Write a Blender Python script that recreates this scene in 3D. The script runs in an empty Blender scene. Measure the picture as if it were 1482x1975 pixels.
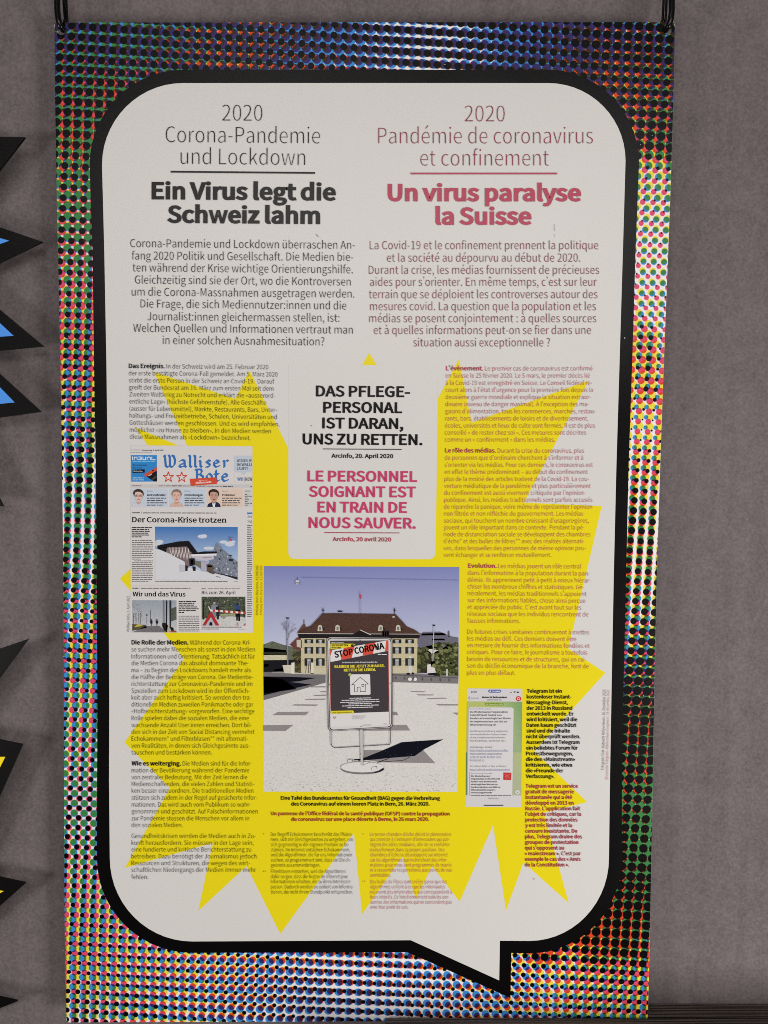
import bpy, bmesh, math, random
import numpy as np
from mathutils import Vector
from mathutils.geometry import tessellate_polygon

# ------------------------------------------------------------------ camera
scene = bpy.context.scene
FOC, CX, CY = 1464.0, 741.0, 987.5                       # focal length and centre in pixels of the 1482 x 1975 photograph
LOC = np.array([0.03066, -1.13451, 0.09402])
PITCH, YAW, ROLL = -0.048489, -0.002984, -0.005968
def rot(p, y, r):
    cp, sp, cy, sy, cr, sr = math.cos(p), math.sin(p), math.cos(y), math.sin(y), math.cos(r), math.sin(r)
    A = np.array([[cy, -sy, 0], [sy, cy, 0], [0, 0, 1]])
    B = np.array([[1, 0, 0], [0, cp, -sp], [0, sp, cp]])
    D = np.array([[cr, 0, sr], [0, 1, 0], [-sr, 0, cr]])
    return A @ B @ D
RM = rot(PITCH, YAW, ROLL)
cam_data = bpy.data.cameras.new('camera')
cam = bpy.data.objects.new('camera', cam_data)
scene.collection.objects.link(cam)
cam_data.sensor_fit = 'HORIZONTAL'
cam_data.sensor_width = 36.0
cam_data.lens = 36.0 * FOC / 1482.0
cam_data.clip_start, cam_data.clip_end = 0.02, 50
from mathutils import Matrix
right, fwd, up = RM[:, 0], RM[:, 1], RM[:, 2]
M4 = Matrix(((right[0], up[0], -fwd[0], LOC[0]), (right[1], up[1], -fwd[1], LOC[1]), (right[2], up[2], -fwd[2], LOC[2]), (0, 0, 0, 1)))
cam.matrix_world = M4
scene.camera = cam

# ------------------------------------------------------------------ light
world = bpy.data.worlds.new('World')
scene.world = world
world.use_nodes = True
bg = world.node_tree.nodes['Background']
bg.inputs['Color'].default_value = (1.0, 0.95, 0.93, 1)
bg.inputs['Strength'].default_value = 0.06
scene.view_settings.view_transform = 'Standard'
scene.view_settings.look = 'None'
scene.view_settings.exposure = 0.0
scene.view_settings.gamma = 1.0
scene.cycles.filter_width = 0.95                          # crisp small print
scene.cycles.use_denoising = False

def lamp(name, loc, target, energy, sx, sy, color=(1, .975, .955)):
    d = bpy.data.lights.new(name, 'AREA')
    d.shape = 'RECTANGLE'; d.size = sx; d.size_y = sy; d.energy = energy; d.color = color
    o = bpy.data.objects.new(name, d)
    scene.collection.objects.link(o)
    o.location = loc
    o.rotation_euler = (Vector(target) - Vector(loc)).to_track_quat('-Z', 'Y').to_euler()
    return o
lamp('strip_lamp', (0.05, -2.7, 1.22), (0.0, 0.0, 0.0), 30, 2.6, .9)
lamp('right_fill_light', (2.35, -1.9, -1.05), (0.35, 0.0, -0.7), 75, .9, .9)  # added fill with no visible source, lifts the right wall and lower panel
lamp('left_fill_light', (-2.4, -1.7, -.5), (0.1, 0.0, -0.9), 28, .6, .6)  # unseen fill added for the lower left, throws spike shadows to the right
sp = bpy.data.lights.new('ceiling_spot', 'SPOT')
sp.energy = 22; sp.spot_size = math.radians(62); sp.spot_blend = 1.0; sp.shadow_soft_size = .22; sp.color = (1, .97, .94)
spo = bpy.data.objects.new('ceiling_spot', sp); scene.collection.objects.link(spo)
spo.location = (-.55, -1.5, 2.2)
spo.rotation_euler = (Vector((.15, 0, -.5)) - Vector(spo.location)).to_track_quat('-Z', 'Y').to_euler()

# ------------------------------------------------------------------ helpers
def link(o): scene.collection.objects.link(o); return o

def at(x, y, d=0.0):
    """point(s) of the plane parallel to the wall, d metres in front of the panel's face, seen at photograph pixel x, y"""
    x = np.asarray(x, float); y = np.asarray(y, float)
    vx, vz = (x - CX) / FOC, -(y - CY) / FOC
    v = np.stack([vx, np.ones_like(vx), vz], -1) @ RM.T
    t = (-d - LOC[1]) / v[..., 1]
    return LOC + v * t[..., None]

def lin(c):
    c = c / 255.0
    return c / 12.92 if c <= .04045 else ((c + .055) / 1.055) ** 2.4
def col(r, g, b, k=1.0):                                   # sRGB as seen -> base colour
    return tuple(min(.9, lin(v) * k) for v in (r, g, b))

def new_mesh(name, verts, faces, mat=None, parent=None, colors=None, smooth=False):
    me = bpy.data.meshes.new(name)
    me.from_pydata([tuple(v) for v in verts], [], [tuple(f) for f in faces])
    if mat is not None:
        for m in (mat if isinstance(mat, list) else [mat]): me.materials.append(m)
    if colors is not None:
        a = me.color_attributes.new('ink', 'FLOAT_COLOR', 'POINT')
        a.data.foreach_set('color', np.asarray(colors, np.float32).ravel())
    if smooth:
        me.polygons.foreach_set('use_smooth', [True] * len(me.polygons))
    me.update()
    o = link(bpy.data.objects.new(name, me))
    if parent is not None: o.parent = parent
    return o

def thing(name, label, cat, loc=(0, 0, 0), group=None):
    o = link(bpy.data.objects.new(name, None))
    o.empty_display_size = .05
    o['label'] = label; o['category'] = cat
    if group: o['group'] = group
    return o

# ------------------------------------------------------------------ materials
def mat_new(name):
    m = bpy.data.materials.new(name); m.use_nodes = True
    return m, m.node_tree, m.node_tree.nodes['Principled BSDF']
def mat_plain(name, c, rough=.5, spec=.5, metal=0.0, noise=0.0, nscale=60, bump=0.0, bscale=400):
    m, nt, p = mat_new(name)
    p.inputs['Base Color'].default_value = (*c, 1)
    p.inputs['Roughness'].default_value = rough
    p.inputs['Specular IOR Level'].default_value = spec
    p.inputs['Metallic'].default_value = metal
    tc = nt.nodes.new('ShaderNodeTexCoord')
    if noise:
        n = nt.nodes.new('ShaderNodeTexNoise'); n.inputs['Scale'].default_value = nscale; n.inputs['Detail'].default_value = 5
        nt.links.new(tc.outputs['Object'], n.inputs['Vector'])
        r = nt.nodes.new('ShaderNodeMapRange'); r.inputs['To Min'].default_value = 1 - noise; r.inputs['To Max'].default_value = 1 + noise
        nt.links.new(n.outputs['Fac'], r.inputs['Value'])
        mx = nt.nodes.new('ShaderNodeVectorMath'); mx.operation = 'SCALE'
        mx.inputs[0].default_value = c
        nt.links.new(r.outputs['Result'], mx.inputs['Scale'])
        nt.links.new(mx.outputs['Vector'], p.inputs['Base Color'])
    if bump:
        n = nt.nodes.new('ShaderNodeTexNoise'); n.inputs['Scale'].default_value = bscale; n.inputs['Detail'].default_value = 4
        nt.links.new(tc.outputs['Object'], n.inputs['Vector'])
        b = nt.nodes.new('ShaderNodeBump'); b.inputs['Strength'].default_value = bump; b.inputs['Distance'].default_value = .001
        nt.links.new(n.outputs['Fac'], b.inputs['Height']); nt.links.new(b.outputs['Normal'], p.inputs['Normal'])
    return m

PR, PS = .29, .21                                           # gloss of the laminated print
def print_gloss(nt, p):
    """satin laminate: faint waviness and slightly uneven gloss"""
    tc = nt.nodes.new('ShaderNodeTexCoord')
    n = nt.nodes.new('ShaderNodeTexNoise'); n.inputs['Scale'].default_value = 7; n.inputs['Detail'].default_value = 3
    nt.links.new(tc.outputs['Object'], n.inputs['Vector'])
    r = nt.nodes.new('ShaderNodeMapRange'); r.inputs['To Min'].default_value = PR - .05; r.inputs['To Max'].default_value = PR + .07
    nt.links.new(n.outputs['Fac'], r.inputs['Value']); nt.links.new(r.outputs['Result'], p.inputs['Roughness'])
    n2 = nt.nodes.new('ShaderNodeTexNoise'); n2.inputs['Scale'].default_value = 520; n2.inputs['Detail'].default_value = 2
    nt.links.new(tc.outputs['Object'], n2.inputs['Vector'])
    b = nt.nodes.new('ShaderNodeBump'); b.inputs['Strength'].default_value = .12; b.inputs['Distance'].default_value = .0004
    nt.links.new(n2.outputs['Fac'], b.inputs['Height']); nt.links.new(b.outputs['Normal'], p.inputs['Normal'])
    p.inputs['Specular IOR Level'].default_value = PS

def mat_print(name='printed_ink'):
    """colour from the print itself; alpha of the attribute = how grainy the printed picture is there"""
    m, nt, p = mat_new(name)
    a = nt.nodes.new('ShaderNodeAttribute'); a.attribute_name = 'ink'
    tc = nt.nodes.new('ShaderNodeTexCoord')
    n = nt.nodes.new('ShaderNodeTexNoise'); n.inputs['Scale'].default_value = 620; n.inputs['Detail'].default_value = 3; n.inputs['Roughness'].default_value = .7
    nt.links.new(tc.outputs['Object'], n.inputs['Vector'])
    s = nt.nodes.new('ShaderNodeMath'); s.operation = 'SUBTRACT'; s.inputs[1].default_value = .5
    nt.links.new(n.outputs['Fac'], s.inputs[0])
    k = nt.nodes.new('ShaderNodeMath'); k.operation = 'MULTIPLY'
    nt.links.new(s.outputs[0], k.inputs[0]); nt.links.new(a.outputs['Alpha'], k.inputs[1])
    k2 = nt.nodes.new('ShaderNodeMath'); k2.operation = 'MULTIPLY_ADD'; k2.inputs[1].default_value = 5.0; k2.inputs[2].default_value = 1.0
    nt.links.new(k.outputs[0], k2.inputs[0])
    k3 = nt.nodes.new('ShaderNodeMath'); k3.operation = 'MAXIMUM'; k3.inputs[1].default_value = .08
    nt.links.new(k2.outputs[0], k3.inputs[0])
    v = nt.nodes.new('ShaderNodeVectorMath'); v.operation = 'SCALE'
    nt.links.new(a.outputs['Color'], v.inputs[0]); nt.links.new(k3.outputs[0], v.inputs['Scale'])
    nt.links.new(v.outputs['Vector'], p.inputs['Base Color'])
    print_gloss(nt, p)
    return m
INK = mat_print()

# ------------------------------------------------------------------ lettering: outlines of a humanist sans, drawn once here
OUTLINES = {   # character code: (advance, outlines as x, y pairs)
 65: (596, [[4,0,95,0,165,220,427,220,496,0,592,0,348,719,247,719], [187,291,223,402,294,645,371,402,405,291]]),
 66: (644, [[99,0,327,0,470,23,565,93,600,211,581,295,530,352,454,382,454,387,511,421,547,476,559,543,527,645,440,701,312,719,99,719], [189,414,189,647,300,647,394,636,451,599,470,531,452,468,396,428,296,414], [189,73,189,343,315,343,422,329,488,287,511,214,487,134,420,88,315,73]]),
 67: (625, [[370,-13,456,-1,528,34,590,90,540,148,492,104,437,76,374,67,255,103,177,205,150,362,179,517,258,617,376,652,434,643,482,620,524,584,573,643,523,686,456,719,375,731,212,686,99,559,57,359,98,159,209,32]]),
 68: (675, [[99,0,282,0,465,43,578,167,617,362,578,556,464,677,278,719,99,719], [189,75,189,645,271,645,412,612,496,516,524,362,496,207,412,109,271,75]]),
 69: (577, [[99,0,524,0,524,77,189,77,189,339,462,339,462,417,189,417,189,642,513,642,513,719,99,719]]),
 70: (541, [[99,0,189,0,189,323,464,323,464,399,189,399,189,642,513,642,513,719,99,719]]),
 71: (675, [[381,-13,471,-2,546,28,603,71,603,373,367,373,367,297,520,297,520,109,485,86,440,72,390,67,260,103,178,205,150,362,180,517,263,617,389,652,453,643,504,618,544,584,593,643,543,685,475,718,386,731,216,686,100,559,57,359,99,159,213,32]]),
 72: (714, [[99,0,189,0,189,339,525,339,525,0,616,0,616,719,525,719,525,418,189,418,189,719,99,719]]),
 73: (287, [[99,0,189,0,189,719,99,719]]),
 74: (525, [[232,-13,346,18,410,97,430,211,430,719,339,719,339,220,326,132,288,82,224,67,175,75,134,101,99,148,34,101,84,38,150,0]]),
 75: (633, [[99,0,189,0,189,227,313,375,528,0,629,0,370,446,595,719,492,719,191,358,189,719,99,719]]),
 76: (532, [[99,0,504,0,504,77,189,77,189,719,99,719]]),
 77: (796, [[99,0,180,0,180,398,169,610,230,446,367,73,427,73,563,446,621,610,613,398,613,0,697,0,697,719,588,719,451,334,401,184,345,334,208,719,99,719]]),
 78: (709, [[99,0,184,0,184,377,174,602,255,454,517,0,610,0,610,719,524,719,524,345,536,118,531,118,454,266,191,719,99,719]]),
 79: (727, [[364,-13,523,33,631,162,671,362,631,560,523,687,364,731,204,687,96,560,57,362,96,162,204,33], [364,67,251,103,177,206,150,362,177,517,251,617,364,652,477,617,551,517,577,362,551,206,477,103]]),
 80: (621, [[99,0,189,0,189,286,308,286,447,310,539,383,573,508,539,632,445,699,304,719,99,719], [189,360,189,645,292,645,398,633,461,590,482,508,462,424,401,375,296,360]]),
 81: (727, [[364,63,251,100,177,203,150,362,177,517,251,617,364,652,477,617,551,517,577,362,551,203,477,100], [583,-180,686,-164,669,-94,593,-105,520,-94,460,-62,417,-9,550,53,639,180,671,362,631,560,523,687,364,731,204,687,96,560,57,362,90,177,182,49,320,-10,376,-98,465,-158]]),
 82: (623, [[189,377,189,645,310,645,405,633,464,593,484,518,464,439,405,393,310,377], [493,0,595,0,413,315,498,353,554,420,575,518,542,636,454,700,324,719,99,719,99,0,189,0,189,305,319,305]]),
 83: (584, [[298,-13,428,15,512,88,542,191,522,280,470,341,394,383,292,427,236,453,191,491,173,548,189,603,236,639,307,652,369,644,423,621,471,585,518,643,460,689,388,720,307,731,190,707,110,640,80,541,103,453,159,394,226,357,329,312,391,282,434,243,450,183,432,122,380,81,299,67,226,78,158,109,101,156,47,93,117,37,201,0]]),
 84: (587, [[248,0,339,0,339,642,557,642,557,719,30,719,30,642,248,642]]),
 85: (707, [[354,-13,486,16,577,114,612,296,612,719,525,719,525,294,501,158,440,87,354,67,269,87,209,158,186,294,186,719,96,719,96,296,130,114,222,16]]),
 86: (564, [[230,0,335,0,564,719,472,719,356,329,286,92,213,329,96,719,1,719]]),
 87: (861, [[177,0,285,0,392,433,428,597,468,433,576,0,686,0,834,719,748,719,671,327,631,94,625,94,575,327,475,719,391,719,292,327,241,94,194,327,119,719,25,719]]),
 88: (562, [[17,0,113,0,216,194,274,311,339,194,446,0,546,0,335,367,531,719,436,719,340,535,289,429,228,535,130,719,30,719,226,372]]),
 89: (521, [[215,0,305,0,305,278,522,719,427,719,335,516,263,358,188,516,95,719,-1,719,215,278]]),
 90: (591, [[49,0,545,0,545,77,161,77,540,665,540,719,83,719,83,642,428,642,49,55]]),
 97: (552, [[213,-13,276,-2,335,25,389,64,400,0,474,0,474,327,455,443,395,519,289,546,207,535,137,508,80,476,115,415,161,442,215,463,275,472,342,452,375,403,384,337,199,300,92,236,58,138,78,56,133,5], [238,60,190,68,157,95,144,144,167,205,242,249,384,277,384,129,335,91,287,68]]),
 98: (606, [[325,-13,439,21,523,119,556,275,531,418,460,512,344,546,285,536,228,509,176,472,180,567,180,780,90,780,90,0,162,0,170,55,222,19,274,-5], [310,63,271,68,227,85,180,118,180,398,229,438,276,462,322,471,403,446,449,377,463,274,443,160,389,88]]),
 99: (500, [[300,-13,362,-5,421,18,473,54,433,115,397,88,355,69,308,62,222,87,164,158,143,266,165,373,224,445,311,471,350,465,385,449,417,425,462,483,421,514,370,537,307,546,180,513,87,417,51,266,84,115,173,20]]),
 100: (608, [[272,-13,333,-2,387,25,433,63,444,0,518,0,518,780,427,780,427,575,432,484,386,517,339,539,282,546,169,512,85,415,52,266,79,115,155,20], [291,63,212,87,162,157,144,267,165,374,220,445,298,471,341,465,384,447,427,415,427,135,383,95,338,71]]),
 101: (543, [[306,-13,373,-6,431,14,480,41,449,101,408,78,364,64,316,59,226,82,165,146,139,245,498,245,502,296,477,428,405,515,289,546,173,512,86,416,51,266,85,116,177,20], [138,309,166,399,220,455,291,475,363,456,408,400,424,309]]),
 102: (319, [[32,460,105,460,105,0,194,0,194,460,307,460,307,532,194,532,194,617,202,674,227,710,270,722,329,707,349,776,260,793,173,772,122,711,105,618,105,532,32,527]]),
 103: (553, [[270,-245,413,-219,506,-153,539,-61,518,11,456,53,354,66,249,66,193,73,164,94,156,124,160,149,173,170,190,187,269,169,368,191,438,255,464,354,458,397,443,435,421,464,529,464,529,532,344,532,269,546,170,523,97,457,70,356,80,297,105,248,139,213,111,184,89,151,80,110,87,72,104,43,128,23,128,18,86,-17,59,-58,50,-103,78,-180,155,-229], [269,229,212,245,172,289,156,356,171,423,212,466,269,480,326,466,367,423,382,356,367,289,326,245], [282,-183,199,-172,147,-140,128,-90,134,-59,151,-29,182,0,251,-8,343,-8,402,-14,439,-36,451,-75,430,-128,372,-168]]),
 104: (595, [[90,0,180,0,180,386,229,431,275,459,325,468,383,453,416,407,426,325,426,0,516,0,516,337,498,452,445,522,353,546,286,534,228,502,176,457,180,567,180,780,90,780]]),
 105: (270, [[90,0,180,0,180,532,90,532], [135,642,166,650,187,670,195,702,187,732,166,752,135,760,104,752,84,732,76,702,84,670,104,650]]),
 106: (270, [[34,-237,119,-216,166,-155,180,-61,180,532,91,532,91,-61,86,-117,66,-153,25,-166,-25,-156,-43,-224], [135,642,166,650,187,670,195,702,187,732,166,752,135,760,104,752,83,732,75,702,83,670,104,650]]),
 107: (541, [[90,0,178,0,178,140,278,257,434,0,531,0,330,318,508,532,408,532,182,252,178,780,90,780]]),
 108: (278, [[184,-13,236,-5,224,64,205,62,192,66,184,78,180,100,180,780,90,780,90,106,100,42,130,1]]),
 109: (908, [[90,0,180,0,180,386,227,432,272,459,314,468,369,453,402,407,413,325,413,0,502,0,502,386,550,432,594,459,636,468,692,453,725,407,735,325,735,0,825,0,825,337,807,452,754,522,664,546,601,533,543,497,487,444,458,498,410,534,340,546,279,534,224,501,175,455,164,532,90,532]]),
 110: (598, [[90,0,180,0,180,386,229,431,275,459,325,468,383,453,416,407,426,325,426,0,516,0,516,337,498,452,445,522,353,546,286,534,227,501,175,455,164,532,90,532]]),
 111: (594, [[297,-13,419,20,508,115,543,266,508,417,419,513,297,546,175,513,86,417,51,266,86,115,175,20], [297,62,216,87,163,158,143,266,163,373,216,445,297,471,378,445,432,373,452,266,432,158,378,87]]),
 112: (608, [[90,-225,180,-225,180,-44,177,49,226,15,276,-6,325,-13,439,21,523,119,556,275,531,418,460,512,344,546,283,535,226,508,175,471,164,532,90,532], [310,63,271,68,227,85,180,118,180,398,230,438,277,462,322,471,403,446,449,377,463,274,443,160,389,88]]),
 113: (608, [[427,-225,518,-225,518,532,446,532,437,482,389,517,339,539,282,546,169,512,85,415,52,266,79,115,155,20,272,-13,331,-3,385,24,432,62,427,-35], [291,63,212,87,162,157,144,267,165,374,220,445,298,471,341,465,384,447,427,415,427,135,383,95,338,71]]),
 114: (380, [[90,0,180,0,180,342,221,414,267,454,314,466,366,457,382,534,325,546,268,532,217,494,175,435,164,532,90,532]]),
 115: (459, [[229,-13,335,9,400,66,423,145,398,225,337,274,261,307,204,330,163,358,146,399,157,438,189,466,245,476,289,470,329,453,366,429,409,485,363,516,307,538,244,546,145,526,82,472,61,395,84,321,142,273,216,241,273,217,319,186,337,140,326,98,291,68,232,57,174,65,122,87,75,121,31,61,88,23,156,-3]]),
 116: (370, [[257,-13,356,7,338,75,277,60,229,72,203,107,195,162,195,460,340,460,340,532,195,532,195,682,121,682,111,532,26,527,26,460,106,460,106,165,120,71,168,10]]),
 117: (595, [[246,-13,313,-1,370,33,422,83,431,0,506,0,506,532,417,532,417,155,369,104,323,74,273,65,215,79,183,125,173,206,173,532,82,532,82,195,100,81,154,11]]),
 118: (511, [[205,0,310,0,498,532,410,532,309,229,260,73,255,73,206,229,106,532,13,532]]),
 119: (786, [[175,0,278,0,354,285,390,440,395,440,431,287,508,0,617,0,761,532,675,532,597,225,565,76,560,76,523,225,439,532,352,532,269,225,233,76,228,76,197,225,118,532,26,532]]),
 120: (488, [[15,0,109,0,180,125,234,220,239,220,297,125,375,0,474,0,298,269,460,532,367,532,301,416,254,326,249,326,197,416,125,532,28,532,190,277]]),
 121: (511, [[99,-229,189,-205,253,-139,298,-45,498,532,411,532,315,237,272,86,267,86,214,237,106,532,13,532,226,-1,215,-41,187,-100,148,-141,95,-156,54,-147,36,-219]]),
 122: (466, [[34,0,437,0,437,73,147,73,428,484,428,532,65,532,65,460,315,460,34,48]]),
 48: (544, [[273,-13,391,29,468,153,496,362,468,568,391,691,273,731,154,691,76,568,49,362,76,153,154,29], [273,60,201,91,153,190,135,362,153,533,201,630,273,661,344,630,392,533,410,362,392,190,344,91]]),
 49: (544, [[86,0,480,0,480,75,336,75,336,719,268,719,119,668,119,611,247,611,247,75,86,75]]),
 50: (544, [[43,0,495,0,495,77,296,77,178,71,327,226,425,375,461,521,435,632,362,705,251,731,168,718,100,682,39,626,91,575,135,618,184,648,240,659,314,640,358,590,373,517,337,385,229,233,43,53]]),
 51: (544, [[258,-13,375,12,458,82,489,192,469,279,414,340,337,375,404,417,449,474,465,552,437,649,363,710,255,731,178,720,112,690,55,646,103,589,147,626,197,650,252,659,317,645,359,605,374,545,355,475,292,426,175,408,175,339,307,321,377,271,398,195,379,124,328,78,252,62,179,74,121,104,75,144,28,86,84,38,159,1]]),
 52: (544, [[333,0,418,0,418,198,514,198,514,270,418,270,418,719,319,719,20,257,20,198,333,198], [333,270,113,270,276,515,334,621,333,490]]),
 53: (544, [[257,-13,371,16,458,100,492,233,462,363,384,439,275,463,168,434,186,642,457,642,457,719,108,719,84,383,132,353,171,376,209,390,252,395,331,376,382,320,401,231,380,141,326,82,248,62,174,73,117,102,72,141,26,82,83,36,158,1]]),
 54: (544, [[295,-13,398,17,473,98,502,221,477,346,408,421,302,446,245,436,189,406,139,360,167,536,233,630,325,658,367,651,406,632,438,603,489,658,444,696,388,722,321,731,190,693,93,569,55,343,87,145,172,27], [141,288,190,342,240,371,287,379,360,360,403,305,417,221,400,135,357,78,295,58,217,84,165,162]]),
 55: (544, [[194,0,287,0,310,249,371,459,498,665,498,719,48,719,48,642,397,642,285,449,221,244]]),
 56: (544, [[275,-13,392,12,471,78,499,173,482,258,438,319,378,362,378,367,422,410,458,469,474,540,450,638,382,705,276,729,176,706,106,643,79,547,93,479,128,424,176,381,113,332,65,265,45,178,75,80,156,12], [324,390,243,427,184,476,161,547,176,608,216,648,275,663,341,646,383,600,397,535,389,484,364,435], [275,54,198,71,144,118,125,186,137,251,172,306,224,349,318,307,387,254,414,175,396,112,348,70]]),
 57: (544, [[230,-13,358,27,453,156,491,390,459,580,373,694,249,731,146,702,72,621,43,498,68,374,137,298,241,273,301,283,358,314,407,360,378,184,313,90,227,62,182,68,141,87,106,117,57,61,102,23,159,-3], [406,435,356,380,305,349,256,339,185,359,142,414,127,498,144,584,187,641,250,662,329,636,381,560]]),
 46: (273, [[136,-13,169,-4,192,19,201,55,192,91,169,115,136,124,103,115,80,91,72,55,80,19,103,-4]]),
 44: (273, [[74,-186,150,-138,199,-68,217,19,208,75,182,111,141,124,108,116,83,94,74,61,83,27,106,6,139,-2,150,-1,138,-56,104,-100,52,-133]]),
 58: (273, [[136,382,169,391,192,415,201,451,192,487,169,511,136,520,103,511,80,487,72,451,80,415,103,391], [136,-13,169,-4,192,19,201,55,192,91,169,115,136,124,103,115,80,91,72,55,80,19,103,-4]]),
 59: (273, [[136,382,169,391,192,415,201,451,192,487,169,511,136,520,103,511,80,487,72,451,80,415,103,391], [74,-186,150,-138,199,-68,217,19,208,75,182,111,141,124,108,116,83,94,74,61,83,27,106,6,139,-2,150,-1,138,-56,104,-100,52,-133]]),
 45: (340, [[45,240,296,240,296,309,45,309]]),
 8211: (525, [[45,245,480,245,480,306,45,306]]),
 95: (548, [[13,-137,534,-137,534,-78,13,-78]]),
 40: (331, [[234,-192,289,-168,219,-20,178,139,165,305,178,470,219,629,289,776,234,802,157,650,108,486,90,305,108,123,157,-41]]),
 41: (331, [[97,-192,175,-41,224,123,241,305,224,486,175,650,97,802,41,776,111,629,154,470,168,305,154,139,111,-20,41,-168]]),
 42: (458, [[151,462,229,555,306,462,349,492,286,595,393,640,376,690,265,663,255,780,202,780,192,662,80,690,64,640,170,595,108,492]]),
 63: (465, [[175,217,254,217,287,345,368,450,413,573,390,666,326,726,229,747,156,735,93,703,42,657,93,610,130,644,173,665,220,673,278,658,314,620,325,567,281,462,203,357], [217,-13,250,-4,273,19,282,55,273,91,250,115,217,124,184,115,161,91,153,55,161,19,184,-4]]),
 33: (317, [[127,217,189,217,201,632,203,734,113,734,115,632], [158,-13,191,-4,214,19,223,55,214,91,191,115,158,124,125,115,102,91,93,55,102,19,125,-4]]),
 124: (265, [[101,-274,164,-274,164,822,101,822]]),
 47: (384, [[11,-175,76,-175,370,778,305,778]]),
 38: (667, [[254,-13,333,-3,401,26,461,70,519,33,574,5,626,-13,650,62,516,130,567,209,609,295,641,387,558,387,531,309,498,238,457,175,390,236,328,304,275,377,352,437,412,506,436,590,419,664,371,713,295,731,208,709,151,649,130,563,136,509,152,452,177,394,107,339,56,272,35,186,63,83,140,13], [402,117,359,86,313,66,265,59,192,75,142,121,123,191,135,243,167,290,214,331,269,255,333,183], [241,436,207,564,218,617,249,655,296,669,335,657,357,628,364,588,347,531,302,482]]),
 183: (250, [[125,476,73,462,35,425,21,373,35,320,73,283,125,269,178,283,215,320,229,373,215,425,178,462]]),
 39: (273, [[108,474,164,474,180,656,182,756,88,756,90,656]]),
 8217: (235, [[47,587,68,550,127,591,172,654,190,733,179,781,152,814,113,826,76,817,54,793,46,763,54,731,75,708,108,700,134,708,123,663,93,621]]),
 171: (470, [[199,73,237,103,108,275,237,447,199,480,49,310,49,242], [372,73,410,103,280,275,410,447,372,480,223,310,223,242]]),
 187: (470, [[98,73,247,242,247,310,98,480,59,447,188,275,59,103], [271,73,421,242,421,310,271,480,232,447,362,275,232,103]]),
 233: (543, [[306,-13,373,-6,431,14,480,41,449,101,408,78,364,64,316,59,226,82,165,146,139,245,498,245,502,296,477,428,405,515,289,546,173,512,86,416,51,266,85,116,177,20], [138,309,166,399,220,455,291,475,363,456,408,400,424,309], [274,627,444,796,382,855,227,673]]),
 232: (543, [[306,-13,373,-6,431,14,480,41,449,101,408,78,364,64,316,59,226,82,165,146,139,245,498,245,502,296,477,428,405,515,289,546,173,512,86,416,51,266,85,116,177,20], [138,309,166,399,220,455,291,475,363,456,408,400,424,309], [304,627,351,673,196,855,132,796]]),
 234: (543, [[306,-13,373,-6,431,14,480,41,449,101,408,78,364,64,316,59,226,82,165,146,139,245,498,245,502,296,477,428,405,515,289,546,173,512,86,416,51,266,85,116,177,20], [138,309,166,399,220,455,291,475,363,456,408,400,424,309], [120,658,158,623,286,746,291,746,420,623,459,658,333,811,244,811]]),
 224: (552, [[213,-13,276,-2,335,25,389,64,400,0,474,0,474,327,455,443,395,519,289,546,207,535,137,508,80,476,115,415,161,442,215,463,275,472,342,452,375,403,384,337,199,300,92,236,58,138,78,56,133,5], [238,60,190,68,157,95,144,144,167,205,242,249,384,277,384,129,335,91,287,68], [309,627,355,673,199,855,137,796]]),
 226: (552, [[213,-13,276,-2,335,25,389,64,400,0,474,0,474,327,455,443,395,519,289,546,207,535,137,508,80,476,115,415,161,442,215,463,275,472,342,452,375,403,384,337,199,300,92,236,58,138,78,56,133,5], [238,60,190,68,157,95,144,144,167,205,242,249,384,277,384,129,335,91,287,68], [124,658,162,623,291,746,425,623,462,658,337,811,248,811]]),
 244: (594, [[297,-13,419,20,508,115,543,266,508,417,419,513,297,546,175,513,86,417,51,266,86,115,175,20], [297,62,216,87,163,158,143,266,163,373,216,445,297,471,378,445,432,373,452,266,432,158,378,87], [127,658,166,623,294,746,299,746,428,623,467,658,342,811,252,811]]),
 231: (500, [[197,-248,295,-233,356,-200,376,-147,367,-110,340,-86,297,-70,323,-12,377,0,427,22,473,54,433,115,397,88,355,69,308,62,222,87,164,158,143,266,165,373,224,445,311,471,350,465,385,449,417,425,462,483,421,514,370,537,307,546,180,513,87,417,51,266,79,126,154,33,265,-11,224,-96,273,-108,300,-125,308,-149,297,-176,260,-194,188,-203]]),
 252: (595, [[246,-13,313,-1,370,33,422,83,431,0,506,0,506,532,417,532,417,155,369,104,323,74,273,65,215,79,183,125,173,206,173,532,82,532,82,195,100,81,154,11], [191,644,219,651,239,671,246,698,239,726,219,745,191,752,164,745,144,726,137,698,144,671,164,651], [402,644,430,651,450,671,457,698,450,726,430,745,402,752,374,745,355,726,348,698,355,671,374,651]]),
 246: (594, [[297,-13,419,20,508,115,543,266,508,417,419,513,297,546,175,513,86,417,51,266,86,115,175,20], [297,62,216,87,163,158,143,266,163,373,216,445,297,471,378,445,432,373,452,266,432,158,378,87], [192,644,220,651,239,671,246,698,239,726,220,745,192,752,164,745,145,726,138,698,145,671,164,651], [402,644,430,651,449,671,456,698,449,726,430,745,402,752,374,745,355,726,348,698,355,671,374,651]]),
 228: (552, [[213,-13,276,-2,335,25,389,64,400,0,474,0,474,327,455,443,395,519,289,546,207,535,137,508,80,476,115,415,161,442,215,463,275,472,342,452,375,403,384,337,199,300,92,236,58,138,78,56,133,5], [238,60,190,68,157,95,144,144,167,205,242,249,384,277,384,129,335,91,287,68], [187,644,215,651,235,671,242,698,235,726,215,745,187,752,159,745,140,726,133,698,140,671,159,651], [398,644,426,651,446,671,453,698,446,726,426,745,398,752,370,745,350,726,343,698,350,671,370,651]]),
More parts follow.
